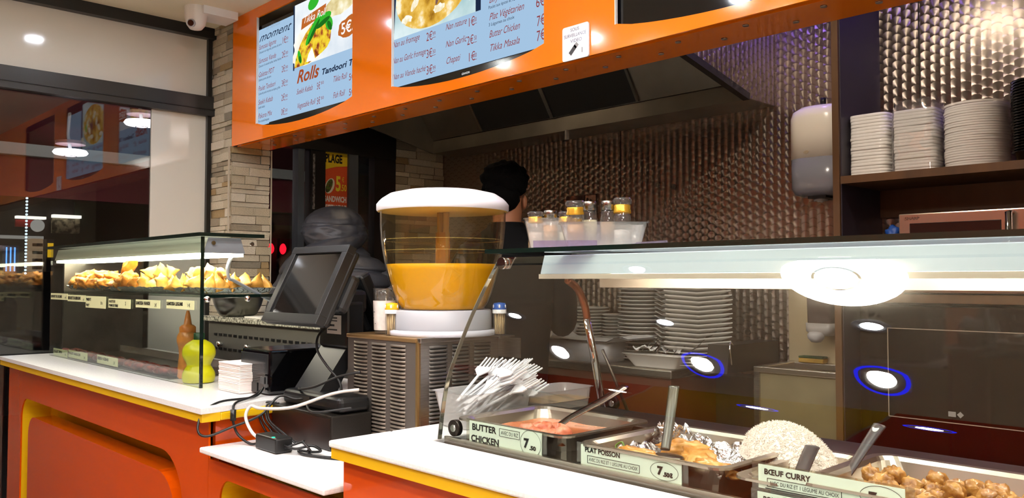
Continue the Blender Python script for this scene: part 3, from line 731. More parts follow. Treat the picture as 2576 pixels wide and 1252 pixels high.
wt_m = mat('tray_white', 'd6d0c8', .4)
loft([(.901, .115, .06, -2.29, 3.155, 8), (.905, .118, .062, -2.29, 3.155, 8), (.958, .165, .085, -2.29, 3.155, 8), (.96, .175, .09, -2.29, 3.155, 8)]).build('tray_body', wt_m, wtr)
def crumple(nm, c, s, seed, m, parent=None, world=True):
    def f(u, v):
        x, y = (u-.5)*2, (v-.5)*2
        return (c[0]+x*s[0], c[1]+y*s[1], c[2]+s[2]*(noise.noise(Vector((x*1.7+seed, y*1.7, seed)))*1.2+.3*noise.noise(Vector((x*4, y*4+seed, 1)))))
    return MB().grid(f, 14, 14, False).build(nm, m, parent, world)
for kk, (cx, s, lb) in enumerate(((-2.36, .055, 'crumpled white paper napkin at the left of the foam tray'), (-2.21, .05, 'crumpled white paper napkin at the right of the foam tray'))):
    o = crumple('paper_napkin', (cx, 3.15, .985), (s, .045, .02), 3+kk*5, mat('paper_white', 'd8d6d4', .9)); tag(o, lb, 'napkin', 'napkins in the foam tray')
def fork_mesh(nm, m, L=.19, W=.026, t=.0015):
    b = MB(); w = W/2
    out = [(-.0035, 0), (.0035, 0), (.003, L*.55), (w*.6, L*.66), (w, L*.72)]
    b.prism([(-.004, 0), (.004, 0), (.003, L*.6), (-.003, L*.6)], 0, t, 'Z')
    b.prism([(-.003, L*.58), (.003, L*.58), (w, L*.7), (w, L*.78), (-w, L*.78), (-w, L*.7)], 0, t, 'Z')
    for i in range(4):
        x = -w+W*(i+.5)/4; b.prism([(x-.0022, L*.77), (x+.0022, L*.77), (x+.0014, L), (x-.0014, L)], 0, t, 'Z')
    return b.mesh(nm, m)
fk = fork_mesh('steel_fork', mat('fork_steel', '8f8a86', .25, 1))
for kk in range(9):
    o = inst('steel_fork', fk, None, (-2.36+.03*kk, 3.10+.01*(kk % 3), .972), (math.radians(28+4*(kk % 3)), .2*((kk*7) % 3-1), .35*((kk*5) % 4-1.5)*.5))
    tag(o, 'steel fork, '+ORD[kk]+' from the left in the white foam tray', 'fork', 'steel forks in the foam tray')
bk = thing('dish_tub', 'dark steel dish tub with a wire handle right of the plates', 'tub', (-1.98, 3.32, .9))
MB().prism([(3.12, .9), (3.56, .9), (3.56, 1.02), (3.14, 1.02)], -2.03, -1.925, 'X').build('tub_body', mat('tub_dark', '2e2a27', .35, .7), bk)
MB().tube(smooth_path([(-1.92, 3.16, 1.02), (-1.915, 3.13, 1.03), (-1.91, 3.12, .99), (-1.91, 3.13, .94)], 4), .004, 8).build('handle', chrome, bk)
sk = thing('sink', 'stainless steel sink cabinet left of the wooden post', 'sink', (-1.7, 3.4, 0))
MB().box(-1.86, -1.50, 3.26, 3.275, .60, .91).build('front_apron', mat('sink_steel', '9c9070', .45, .7, var=.06, vscale=6), sk)
MB().box(-1.875, -1.85, 3.25, 3.275, .35, .925).build('corner_post', steel, sk)
MB().rbox(-1.875, -1.50, 3.245, 3.275, .905, .93, .004).build('front_rim', shiny, sk)
MB().rbox(-1.875, -1.50, 3.54, 3.58, .90, .93, .004).build('back_rim', shiny, sk)
MB().rbox(-1.875, -1.835, 3.275, 3.54, .90, .93, .004).build('side_rim', shiny, sk)
MB().box(-1.835, -1.5, 3.275, 3.54, .70, .71).build('basin', steel_d, sk)
MB().box(-1.885, -1.50, 3.582, 3.593, .93, 1.42).build('splashback', mat('splash_beige', 'cbb997', .35, .5), sk)
sp = thing('sponge', 'green and yellow washing up sponge on the sink rim', 'sponge', (-1.76, 3.555, .93))
MB().rbox(-1.815, -1.70, 3.53, 3.58, .931, .951, .004).build('sponge_foam', mat('sponge_yellow', 'b08a3a', .9, bmp=.5, bscale=200), sp)
MB().rbox(-1.815, -1.70, 3.53, 3.58, .951, .960, .003).build('scourer', mat('scourer_green', '2c4426', .95), sp)
sd = thing('soap_dispenser', 'translucent grey soap dispenser on the beige splashback', 'dispenser', (-1.71, 3.55, 1.05))
loft([(1.11, .06, .05, -1.70, 3.54, 4), (1.36, .065, .052, -1.70, 3.54, 4), (1.385, .05, .04, -1.70, 3.54, 4)]).build('tank', glass('soap_tank', '9a8a8a', 1.2, haze=.6, hazecol='8a7470', rough=.2), sd)
loft([(1.055, .045, .045, -1.70, 3.535, 3), (1.075, .063, .055, -1.70, 3.535, 4), (1.11, .065, .055, -1.70, 3.535, 4)]).build('spout_cover', mat('soap_white', 'aaa4a0', .3), sd)
o = MB().lathe([(.001, -.03), (.02, -.027), (.034, -.012), (.037, .004), (.03, .016), (.001, .02)], (-1.71, 3.49, 1.055), 28).build('push_button', mat('soap_button', 'b5b0b0', .3), sd)
# papers on the steel wall
ph = thing('wall_photo', 'brown group photo stuck on the steel wall behind the spice jars', 'picture', (-3.155, 3.59, 1.63))
MB().box(-3.269, -3.042, 3.588, 3.593, 1.63, 1.782).build('print', ramped('photo_print', 12, [(.35, '1c1410'), (.5, '4a2c22'), (.62, '8a5a48'), (.75, 'b58a74')], .4), ph)
MB().box(-3.12, -3.045, 3.587, 3.588, 1.70, 1.778).build('print_light_area', mat('photo_light', 'a07864', .5), ph)
for kk, (x, z) in enumerate(((-3.13, 1.745), (-3.105, 1.752), (-3.08, 1.742))):
    MB().prism(ell(x, z, .009, .013), 3.586, 3.587).build('figure', mat('photo_dark', '2a1410', .5), ph)
nt_ = thing('wall_sheet', 'white ruled sheet on the steel wall beside the cook', 'paper', (-3.69, 3.59, 1.6))
MB().box(-3.73, -3.655, 3.588, 3.593, 1.60, 1.81).build('sheet', mat('sheet_pale', 'c9b2b0', .7), nt_)
for kk in range(12): MB().box(-3.725, -3.66, 3.587, 3.588, 1.615+kk*.015, 1.619+kk*.015).build('ruled_line', mat('sheet_line', '7a5a58', .7), nt_)

# ------------------------------------------------------------------ samosa case on the left counter
LX0, LX1, LY = -4.285, -2.645, 1.15
lc = thing('samosa_case', 'glass counter case of fried snacks with a lit strip lamp', 'display case', (-3.46, 1.3, .95))
MB().box(LX0, LX1, LY, LY+.008, .951, 1.44).build('front_glass', pane_box, lc)
MB().box(LX1, LX1+.006, LY-.001, LY+.009, .951, 1.44).build('front_glass_edge', edge_green, lc)
MB().box(LX0-.03, LX1+.02, LY-.012, 1.36, 1.441, 1.452).build('top_glass', glass('top_glass_clear', 'eff5f1', 1.0), lc)
MB().box(LX0-.03, LX1+.02, LY-.0145, LY-.012, 1.4405, 1.4525).build('top_glass_edge', edge_green, lc)
MB().box(LX1+.02, LX1+.0225, LY-.0145, 1.36, 1.4405, 1.4525).build('top_glass_edge', edge_green, lc)
lamp_grey = mat('lamp_housing', '8f959c', .35, .3); lamp_cream = mat('lamp_housing_cream', 'c9c7b2', .35)
MB().prism([(1.175, 1.437), (1.285, 1.437), (1.30, 1.388), (1.160, 1.388)], LX0+.02, LX1-.004, 'X').build('lamp_housing', lamp_cream, lc)
MB().prism([(1.175, 1.438), (1.286, 1.438), (1.302, 1.387), (1.160, 1.387)], LX1-.004, LX1-.001, 'X').build('housing_end', lamp_grey, lc)
for y, z, r in ((1.19, 1.42, .007), (1.325, 1.42, .007)): MB().cyl((LX1-.001, y, z), r, .006, 12, 'X').build('screw', chrome, lc)
MB().box(LX0+.04, LX1-.003, 1.163, 1.297, 1.376, 1.3865).build('strip_lamp', emit('strip_glow', 'fff6dc', L_TUBE_L), lc)
MB().box(LX0, LX1, LY+.012, 1.44, 1.242, 1.25).build('glass_shelf', glass('shelf_glass', 'e6eee8', 1.0), lc)
MB().box(LX1, LX1+.003, LY+.012, 1.44, 1.241, 1.251).build('glass_shelf_edge', edge_green, lc)
for y in (1.17, 1.31): MB().blob((LX1+.006, y, 1.236), (.011, .011, .011), 1, 0, 1, 2).build('shelf_clamp', chrome, lc)
MB().tube(smooth_path([(LX1-.02, 1.262, 1.376), (LX1-.02, 1.25, 1.34), (LX1-.02, 1.255, 1.305), (LX1-.02, 1.27, 1.298), (LX1-.02, 1.34, 1.262), (LX1-.02, 1.43, 1.215), (LX1-.02, 1.50, 1.17)], 5), .006, 10).build('support_tube', mat('tube_grey', 'a7b0b4', .3, .6), lc)
MB().box(LX0+.01, LX0+.03, 1.2, 1.56, .951, 1.40).build('rear_post', steel_d, lc)
tr = thing('foil_tray', 'long foil-lined tray full of fried snacks on the glass shelf', 'tray', (-3.4, 1.3, 1.252))
def trayfn(u, v):
    x = -4.14+u*1.475; y = 1.172+v*.255; e = max(abs(u-.5)*2, abs(v-.5)*2)
    e = max(0, (max(0, abs(v-.5)*2-.85))/.15, max(0, abs(u-.5)*2-.97)/.03)
    return (x, y, 1.2535+.02*e+.004*noise.noise(Vector((x*25, y*25, 1)))*(.3+e))
MB().grid(trayfn, 90, 16, False).build('foil_lining', foil, tr)
crust = ramped('samosa_crust', 18, [(.3, 'a8742c'), (.5, 'c8963e'), (.7, 'd8ac58')], .45, bmp=.5, bscale=50)
fry = ramped('pakora_crust', 30, [(.3, '8a4a12'), (.5, 'c47c22'), (.7, 'e0a040')], .5, bmp=.8, bscale=60)
def samosa_mesh(seed):
    rnd = random.Random(seed); b = MB()
    P4 = [Vector((.1, 0, 1.0)), Vector((1, 0, -.4)), Vector((-.55, .85, -.4)), Vector((-.55, -.85, -.4))]
    P4 = [p+Vector([rnd.uniform(-.22, .22) for _ in range(3)]) for p in P4]
    bm = bmesh.new(); vs = [bm.verts.new(p) for p in P4]
    for f in ((0, 1, 2), (0, 2, 3), (0, 3, 1), (1, 3, 2)): bm.faces.new([vs[i] for i in f])
    bmesh.ops.subdivide_edges(bm, edges=bm.edges[:], cuts=1, use_grid_fill=True); bmesh.ops.triangulate(bm, faces=bm.faces[:])
    for it in range(2):
        bmesh.ops.subdivide_edges(bm, edges=bm.edges[:], cuts=1, use_grid_fill=True); bmesh.ops.triangulate(bm, faces=bm.faces[:])
    for v in bm.verts:
        p = v.co; d = min((p-q).length for q in P4)
        k = min(1, (d/.75)**.8); n = p.normalized()*.68
        q = p.lerp(n*1.1, .5*k); q += n*.3*noise.noise(p*1.9+Vector((seed, 0, 0)))+n*.1*noise.noise(p*5)
        v.co = q*.036
    bm.verts.index_update()
    b.add([v.co.copy() for v in bm.verts], [[v.index for v in f.verts] for f in bm.faces], True); bm.free()
    return b.mesh('samosa', crust)
SAM = [samosa_mesh(i) for i in range(6)]
PAK = [MB().blob((0, 0, 0), (.045, .03, .024), i, .55, 1.8, 3).mesh('pakora', fry) for i in range(4)]
rs = random.Random(11); ns = 0
def low(me, o):
    M = o.rotation_euler.to_matrix(); return min((M @ Vector((v.co.x*o.scale.x, v.co.y*o.scale.y, v.co.z*o.scale.z))).z for v in me.vertices)
def put(me, name, x, y, z, rot, sc, label, cat, grp):
    o = inst(name, me, None, (x, y, z), rot, sc); o.location.z = z-low(me, o); tag(o, label, cat, grp); return o
ZT = 1.257
x = -4.09; nc = 0
while x < -3.32:
    for row, (yy, up) in enumerate(((1.20, 0), (1.27, .0), (1.235, .022))):
        if up and x > -3.45 : continue
        put(PAK[rs.randrange(4)], 'pakora', x+rs.uniform(-.015, .015), yy+rs.uniform(-.01, .01), ZT+up, (rs.uniform(-.3, .3), rs.uniform(-.4, .4), rs.uniform(0, 6)), (rs.uniform(.8, 1.15),)*3,
            'golden fritter in the '+('front row', 'back row', 'top layer')[row]+', '+ORD[nc]+' from the window', 'fritter', 'fried fritters in the foil tray')
    x += .072; nc += 1
put(PAK[1], 'pakora', -3.50, 1.23, ZT+.03, (0, -1.0, .3), (1.5, .9, .8), 'long fritter sticking up out of the heap', 'fritter', 'fried fritters in the foil tray')
x = -3.28; nc = 0
while x < -2.72:
    for row, (yy, up) in enumerate(((1.205, 0), (1.285, 0), (1.36, 0), (1.245, .045))):
        if up and (int(x*100) % 3 == 0): continue
        put(SAM[rs.randrange(6)], 'samosa', x+rs.uniform(-.012, .012), yy+rs.uniform(-.01, .01), ZT+up, (rs.uniform(-.5, .5), rs.uniform(-.6, .6), rs.uniform(0, 6)), (rs.uniform(.85, 1.1),)*3,
            'golden samosa in the '+('front row', 'middle row', 'back row', 'top layer')[row]+', '+ORD[nc]+' along from the fritters', 'samosa', 'samosas in the foil tray')
    x += .082; nc += 1
for kk, (yy, up) in enumerate(((1.20, 0), (1.235, .0), (1.245, .042), (1.285, 0), (1.325, 0), (1.365, 0), (1.405, 0))):
    put(SAM[kk % 6], 'samosa', -2.695, yy, ZT+up, (rs.uniform(-.35, .35), rs.uniform(-.35, .35), rs.uniform(0, 6)), (1.0, 1.0, 1.15 if not up else 1),
        'upright samosa at the open tray end, '+ORD[kk]+' from the front glass', 'samosa', 'samosas at the open tray end')
# price cards on the left case
def card(x0, x1, z0, z1, y, rows, label, m=label_y, cat='price card', clip=True, grp=None):
    t = thing('price_card', label, cat, ((x0+x1)/2, y, z0), grp)
    MB().box(x0, x1, y, y+.0015, z0, z1).build('card', m, t)
    for s, a, b, z, h, bold in rows:
        text(s, a, b, y-.0006, z, h, ink, t, 0, bold)
    return t
for x0, x1, z0, z1, rows, lb in (
  (-4.256, -4.012, 1.210, 1.238, ((('BEIGNET DE LEGUME'), -4.25, -4.09, 1.219, .011, .0007), ('1€', -4.05, -4.03, 1.216, .009, 0)), 'price card reading beignet de legume at the window end'),
  (-4.006, -3.77, 1.206, 1.234, (("BEIGNET D'AUBERGINE", -4.0, -3.83, 1.215, .012, .0008), ('1€', -3.80, -3.785, 1.211, .009, 0)), "price card reading beignet d'aubergine"),
  (-3.762, -3.52, 1.184, 1.232, (('PIMENT', -3.755, -3.695, 1.213, .011, .0006), ('FRIT', -3.755, -3.715, 1.19, .010, .0006), ('50c', -3.58, -3.552, 1.2, .012, 0)), 'wrinkled price card reading piment frit'),
  (-3.487, -3.25, 1.190, 1.225, (('GALETTE DE', -3.48, -3.41, 1.211, .009, .0005), ('POMME DE TERRE', -3.48, -3.38, 1.195, .009, .0006), ('2', -3.305, -3.295, 1.203, .014, 0)), 'price card reading galette de pomme de terre'),
  (-3.196, -2.967, 1.198, 1.227, (('SAMOSSA VIANDE', -3.192, -3.055, 1.209, .012, .0008), ('2€', -3.015, -2.995, 1.204, .012, 0)), 'price card reading samossa viande'),
  (-2.909, -2.682, 1.201, 1.231, (('SAMOSSA LEGUME', -2.905, -2.77, 1.213, .011, .0008), ('1€', -2.735, -2.715, 1.21, .011, 0)), 'price card reading samossa legume beside the glass corner'),
  ):
    card(x0, x1, z0, z1, 1.145, rows, lb, grp='price cards on the samosa case')
for x0, x1, z0, z1, rows, lb in (
  (-4.262, -4.055, .953, .985, (('POULET TIKKA', -4.255, -4.13, .967, .011, .0006), ('1€', -4.095, -4.075, .96, .010, 0)), 'low price card reading poulet tikka'),
  (-4.04, -3.787, .957, .990, (('POULET TANDOORI', -4.035, -3.875, .972, .010, .0005), ('3€', -3.83, -3.81, .964, .010, 0)), 'low price card reading poulet tandoori'),
  (-3.663, -3.423, .959, .993, (('SEEKH KEBAB', -3.655, -3.525, .975, .011, .0007), ('2€', -3.47, -3.45, .966, .012, 0)), 'low price card reading seekh kebab')):
    card(x0, x1, z0, z1, 1.162, rows, lb, grp='price cards on the samosa case')
# low tray of red kebabs in the case
kt = thing('kebab_tray', 'shallow steel tray of red kebabs low in the samosa case', 'tray', (-3.5, 1.3, .95))
MB().box(-4.24, -2.95, 1.175, 1.45, .9505, .955).build('tray_floor', steel_d, kt)
MB().box(-4.24, -2.95, 1.45, 1.456, .9505, .985).build('tray_wall', glass('tray_side', 'e2dcd8', 1.2, haze=.35, hazecol='c8b8b0'), kt)
redm = ramped('tandoori_red', 60, [(.3, '2a0a06'), (.5, '6a1a0e'), (.7, '94381e')], .35, bmp=.6, bscale=40)
KEB = [MB().blob((0, 0, 0), (.05, .022, .016), i+20, .3, 2, 2).mesh('kebab', redm) for i in range(3)]
for kk in range(22):
    put(KEB[kk % 3], 'kebab', -4.19+.057*kk, 1.195+.022*(kk % 2), .9555, (0, 0, rs.uniform(-.6, .6)), (1, 1, 1), 'dark red grilled kebab piece, '+ORD[kk]+' from the window in the low tray' if kk < 29 else '', 'kebab', 'red kebabs in the samosa case')
# sauce bottles
def sprof(p, n=4): return [(max(.0005, q.x), q.y) for q in smooth_path([(a, b, 0) for a, b in p], n)]
sb = thing('sauce_bottle', 'orange squeeze sauce bottle with pointed nozzle inside the case', 'bottle', (-2.955, 1.24, .951))
osq = mat('sauce_orange', 'c8803a', .35, var=.12, vscale=25)
MB().lathe(sprof([(.001, 0), (.03, 0), (.033, .006), (.031, .05), (.028, .08), (.031, .11), (.036, .13), (.035, .15), (.027, .163)]), (-2.955, 1.24, .951), 32).build('bottle_body', osq, sb)
MB().lathe([(.028, .163), (.028, .18), (.022, .186), (.014, .19), (.008, .225), (.005, .238), (.001, .239)], (-2.955, 1.24, .951), 28).build('nozzle_cap', mat('cap_orange', 'd07a30', .3), sb)
lb_ = thing('lemon_bottle', 'bright yellow waisted squeeze bottle with green cap', 'bottle', (-2.80, 1.215, .951))
lx, ly = -2.80, 1.215
MB().lathe(sprof([(.001, 0), (.043, 0), (.052, .008), (.053, .03), (.044, .048), (.039, .058), (.043, .07), (.053, .09), (.053, .112), (.042, .13), (.024, .142), (.018, .145)]), (lx, ly, .951), 36).build('bottle_body', mat('lemon_yellow', 'd6d010', .35), lb_)
MB().lathe([(.018, .143), (.018, .166), (.015, .168), (.001, .168)], (lx, ly, .951), 28).build('screw_cap', mat('cap_green', '1f4a2a', .35), lb_)
# granite prep counter behind the case
gp = thing('prep_counter', 'refrigerated prep counter with speckled granite top behind the samosa case', 'counter', (-3.4, 1.98, 0))
MB().rbox(-4.14, -2.62, 1.80, 1.955, 1.095, 1.12, .004).build('granite_top', granite, gp)
MB().rbox(-4.10, -2.62, 1.955, 2.06, 1.095, 1.12, .004).build('granite_top', granite, gp)
MB().box(-4.10, -2.64, 1.83, 2.05, .1, 1.095).build('cabinet', mat('prep_steel', '6a675e', .45, .4), gp)
slot = MB().box(-.015, .015, -.003, .0, -.006, .006).mesh('vent_slot', black_fr)
for kk in range(26):
    inst('vent_slot', slot, gp, (-4.02+.053*kk, 1.829, 1.03))
    inst('vent_slot', slot, gp, (-4.02+.053*kk, 1.829, .962))
kn = MB().lathe([(.001, .026), (.014, .024), (.017, .012), (.009, .005), (.009, 0)], (0, 0, 0), 16)
kn.v = [Vector((v.x, -v.z, v.y)) for v in kn.v]; knm = kn.mesh('drawer_knob', chrome)
for kk in range(5): inst('drawer_knob', knm, gp, (-3.95+.29*kk, 1.829, .985))
bw = thing('steel_bowl', 'round dented steel bowl on the granite top', 'bowl', (-3.90, 1.885, 1.12))
MB().lathe([(.001, .003), (.075, .003), (.09, .012), (.112, .055), (.12, .088), (.132, .094), (.131, .097), (.118, .092), (.108, .055), (.085, .014), (.001, .008)], (-3.90, 1.885, 1.1195), 40).build('bowl_body', mat('bowl_steel', '8e8c86', .28, 1, bmp=.3, bscale=14), bw)
for kk, (x0, w) in enumerate(((-3.70, .16), (-3.46, .12))):
    o = MB().rbox(x0, x0+w, 1.82, 1.93, 1.1205, 1.128+.004*kk, .001).build('paper_stack', mat('paper_grey', 'c3bfb4', .8)); tag(o, ('long' if kk == 0 else 'short')+' pile of pale papers on the granite top', 'papers', 'papers on the granite')

# ------------------------------------------------------------------ till: napkins, printer, drawer, terminal
nk = thing('napkin_stack', 'square stack of white paper napkins beside the black printer', 'napkins', (-2.5, 1.25, .95))
MB().box(-2.57, -2.425, 1.18, 1.32, .951, 1.0).build('napkin_core', mat('napkin_white', 'e6d9d2', .9), nk)
nap = MB().rbox(-.073, .073, -.071, .071, 0, .0042, .0015, 1).mesh('napkin', mat('napkin_white', 'e6d9d2', .9))
for kk in range(20): inst('napkin', nap, nk, (-2.497+rs.uniform(-.0015, .0015), 1.25+rs.uniform(-.0015, .0015), .951+.0045*kk), (0, 0, rs.uniform(-.015, .015)))
prn = thing('receipt_printer', 'glossy black receipt printer on the white counter', 'printer', (-2.41, 1.32, .95))
MB().rbox(-2.505, -2.319, 1.222, 1.48, .953, 1.086, .01, 3).build('casing', blackg, prn)
MB().rbox(-2.50, -2.325, 1.2205, 1.224, 1.015, 1.075, .002).build('rear_plate', mat('printer_plate', '26282a', .2), prn)
MB().box(-2.37, -2.345, 1.219, 1.223, .985, 1.005).build('power_socket', mat('socket_grey', '3a3a3a', .4), prn)
MB().box(-2.49, -2.39, 1.2195, 1.223, .956, .985).build('port_bay', black_fr, prn)
cd = thing('cash_drawer', 'black metal cash drawer on the low white counter', 'cash drawer', (-2.08, 1.4, .845))
MB().rbox(-2.256, -1.931, 1.198, 1.326, .846, .938, .004).build('drawer_body', mat('drawer_black', '16130f', .35, bmp=.1, bscale=400), cd)
MB().box(-2.25, -1.936, 1.196, 1.199, .852, .931).build('back_plate', mat('drawer_brown', '1c120e', .3), cd)
tm = thing('till_terminal', 'black touch till with tilted customer display on a stand', 'till', (-2.09, 1.35, .938))
MB().rbox(-2.245, -1.935, 1.225, 1.326, .939, .982, .014, 3).build('foot', blackp, tm)
MB().box(-2.135, -2.085, 1.222, 1.226, .952, .972).build('cable_notch', black_fr, tm)
MB().prism([(1.26, .98), (1.32, .98), (1.40, 1.125), (1.37, 1.13)], -2.235, -2.095, 'X').build('neck', mat('neck_grey', '2c2d2e', .4, .4), tm)
MB().rbox(-2.235, -2.08, 1.34, 1.40, 1.10, 1.235, .008).build('power_box', blackp, tm)
st = MB().box(-2.185, -2.11, 1.338, 1.3395, 1.14, 1.195).build('sticker', mat('sticker_white', 'b9b2aa', .6), tm)
for kk, (z, h) in enumerate(((1.195, .004), (1.187, .003), (1.172, .006), (1.160, .004))): MB().box(-2.18, -2.13 if kk != 2 else -2.145, 1.3372, 1.338, z-.01, z-.01+h).build('sticker_print', ink, st)
# display facing the customer: centre, tilt
def tilted(parent, c, tilt, parts):
    M = Matrix.Translation(Vector(c)) @ Matrix.Rotation(-tilt, 4, 'X')
    for nm, mb, m in parts:
        mb.v = [M @ v for v in mb.v]; mb.build(nm, m, parent)
T26 = math.radians(26.3)
frame_m = MB()
frm = [MB().rbox(-.152, .152, -.004, .022, -.12, -.092, .0015), MB().rbox(-.152, .152, -.004, .022, .097, .12, .0015), MB().rbox(-.152, -.126, -.004, .022, -.0925, .0975, .0015), MB().rbox(.126, .152, -.004, .022, -.0925, .0975, .0015)]
cD = (-2.117, 1.224, 1.288)
tilted(tm, cD, T26, [('display_frame', f, blackp) for f in frm]+[('display_glass', MB().box(-.127, .127, .002, .006, -.093, .098), mat('lcd_glass', '161513', .05, spec=1.0)),
       ('display_back', MB().rbox(-.148, .148, .018, .045, -.115, .115, .01), blackp), ('display_bracket', MB().rbox(.06, .155, .04, .075, -.06, .05, .012), blackp)])
tilted(tm, (-2.262, 1.47, 1.205), -T26, [('operator_screen', MB().rbox(-.16, .16, -.02, .02, -.11, .125, .01), blackp), ('operator_screen_back', MB().rbox(-.12, .12, -.06, -.02, -.06, .10, .015), mat('screen_back', '1c1d1e', .3))])
MB().rbox(-2.20, -2.09, 1.26, 1.42, 1.20, 1.27, .015).build('hinge_block', blackp, tm)
pb = thing('power_adapter', 'small black power adapter with green light on the low counter', 'power adapter', (-2.06, 1.115, .845))
MB().rbox(-2.115, -2.0, 1.075, 1.125, .846, .886, .005).build('adapter_body', blackp, pb)
MB().box(-2.03, -2.022, 1.079, 1.085, .8858, .8868).build('status_light', emit('led_green', '20ff90', 4), pb)
pb.rotation_euler.z = 0
def cable(name, pts, r, m, label, grp='cables around the till'):
    o = MB().tube(smooth_path(pts, 8), r, 8).build(name, m); return tag(o, label, 'cable', grp)
cblack = mat('cable_black', '0d0d0e', .45); cwhite = mat('cable_white', 'cfc8c0', .45)
cable('white_cable', [(-1.94, 1.29, 1.00), (-1.98, 1.23, .99), (-2.05, 1.15, .955), (-2.15, 1.11, .945), (-2.19, 1.10, .948), (-2.19, 1.085, .92), (-2.16, 1.09, .88), (-2.118, 1.10, .862)], .0045, cwhite, 'thick white cable arching over the black cash drawer')
cable('black_cable', [(-2.34, 1.215, .975), (-2.31, 1.17, .955), (-2.28, 1.05, .955), (-2.255, .99, .93), (-2.235, .97, .89), (-2.22, .99, .875), (-2.20, 1.05, .895), (-2.19, 1.13, .92), (-2.20, 1.19, .965), (-2.15, 1.215, .96), (-2.11, 1.228, .965)], .0035, cblack, 'black cable looping over the counter edge by the printer')
cable('black_cable', [(-2.35, 1.217, .97), (-2.30, 1.16, .958), (-2.24, 1.08, .954), (-2.215, 1.06, .935), (-2.21, 1.06, .90), (-2.20, 1.07, .87), (-2.16, 1.085, .85), (-2.118, 1.095, .86)], .0035, cblack, 'black cable with ferrite running down to the power adapter')
o = MB().cyl((-2.214, 1.06, .91), .008, .03, 14).build('ferrite_bead', blackp); tag(o, 'black cylindrical bead on the cable below the printer', 'cable bead')
cable('black_cable', [(-2.0, 1.10, .865), (-1.96, 1.11, .862), (-1.93, 1.14, .87), (-1.92, 1.16, .855), (-1.95, 1.15, .85), (-1.98, 1.13, .852), (-1.93, 1.12, .85), (-1.86, 1.15, .849), (-1.78, 1.20, .849)], .0035, cblack, 'coiled black cable right of the power adapter')
cable('black_cable', [(-2.0, 1.10, .86), (-1.97, 1.135, .875), (-1.94, 1.12, .88), (-1.92, 1.13, .86), (-1.95, 1.14, .855), (-1.90, 1.13, .849), (-1.80, 1.17, .849)], .003, cblack, 'thin black lead trailing towards the drinks machine')
for kk, dx in enumerate((-.245, -.225, -.2, -.185)):
    cable('black_cable', [(-2.02+dx, 1.195, .945), (-2.03+dx, 1.17, .94), (-2.02+dx, 1.165, .9), (-2.0+dx+.02*kk, 1.17, .87), (-1.99+dx+.03*kk, 1.18, .849)], .003, cblack, ORD[kk]+' from the left of the black leads hanging down the cash drawer')
cable('black_cable', [(-2.09, 1.23, .963), (-2.06, 1.20, .955), (-2.0, 1.18, .945), (-1.95, 1.20, .95), (-1.90, 1.24, .96)], .0035, cblack, 'black lead crossing the top of the cash drawer')
cable('black_cable', [(-2.12, 1.31, 1.17), (-2.12, 1.27, 1.14), (-2.10, 1.255, 1.10), (-2.06, 1.26, 1.06), (-2.01, 1.27, 1.02), (-1.98, 1.26, .99)], .0035, cblack, 'black lead dropping from the tilted customer display')
cable('black_cable', [(-2.19, 1.25, .985), (-2.13, 1.22, .99), (-2.05, 1.22, 1.005), (-1.98, 1.25, 1.035), (-1.92, 1.28, 1.05)], .0035, cblack, 'black lead curving across the grey stand neck')

# ------------------------------------------------------------------ juice dispenser
JX0, JX1, JY0, JY1, JZ = -2.062, -1.727, 1.332, 1.612, 1.147
jm = thing('juice_dispenser', 'steel chilled juice dispenser with clear bowl of yellow juice and white lid', 'drinks dispenser', (-1.9, 1.47, .845))
MB().rbox(JX0+.006, JX1-.006, JY0+.006, JY1, .8465, JZ-.008, .004).build('casing', steel_d, jm)
brz = mat('louvre_steel', '82786c', .45, .6)
MB().box(JX0, JX1-.014, JY0, JY0+.006, .8465, JZ-.012).build('front_panel', mat('panel_grey', '7e7770', .42, .7), jm)
MB().box(JX1-.006, JX1, JY0+.004, JY1, .8465, JZ-.012).build('side_panel', steel, jm)
MB().rbox(JX0-.004, JX1-.01, JY0-.004, JY1, JZ-.012, JZ, .003).build('top_edge', mat('top_bronze', '9a7a50', .35, .6), jm)
MB().box(JX1-.014, JX1-.006, JY0-.002, JY0+.004, .8465, JZ-.006).build('corner_strip', mat('corner_brass', 'a88a5a', .35, .8), jm)
MB().rbox(JX1-.012, JX1+.004, JY0, JY1, JZ-.012, JZ+.001, .002).build('top_edge', steel, jm)
def louvre(w):
    return MB().grid(lambda u, v: ((u-.5)*w, -.007*math.sin(PI*min(1, v*1.0))*(1-abs(2*u-1)**6)-.0005, (v-.5)*.0075), 9, 4)
lvf = louvre(.068).mesh('louvre', brz); lvs = louvre(.062).mesh('louvre', mat('louvre_dark', '77736e', .42, .7))
gap = MB().box(-.03, .03, -.0008, 0, -.0012, .0012).mesh('louvre_gap', black_fr)
for c in range(3):
    for r_ in range(26):
        z = .868+.0102*r_
        x = JX0+.066+.088*c
        inst('louvre', lvf, jm, (x, JY0-.0003, z)); inst('louvre_gap', gap, jm, (x, JY0, z-.0055))
        y = JY0+.062+.078*c
        inst('louvre', lvs, jm, (JX1+.0003, y, z), (0, 0, PI/2)); inst('louvre_gap', gap, jm, (JX1, y, z-.0055), (0, 0, PI/2), (.9, 1, 1))
MB().box(JX1-.004, JX1+.09, JY1-.004, JY1, 1.085, 1.14).build('tap_plate', steel, jm)
MB().box(JX1+.004, JX1+.065, JY1-.055, JY1, JZ-.004, JZ).build('tap_shelf', steel, jm)
jx, jy = -1.827, 1.490
MB().lathe([(.001, 0), (.15, 0), (.152, .004), (.152, .014), (.142, .016)], (jx, jy, JZ), 48).build('base_tray', mat('base_grey_light', 'c3c4cc', .35), jm)
MB().lathe([(.138, .015), (.138, .066), (.134, .07), (.001, .07)], (jx, jy, JZ), 48).build('base_ring', mat('base_grey', 'a3a5aa', .35), jm)
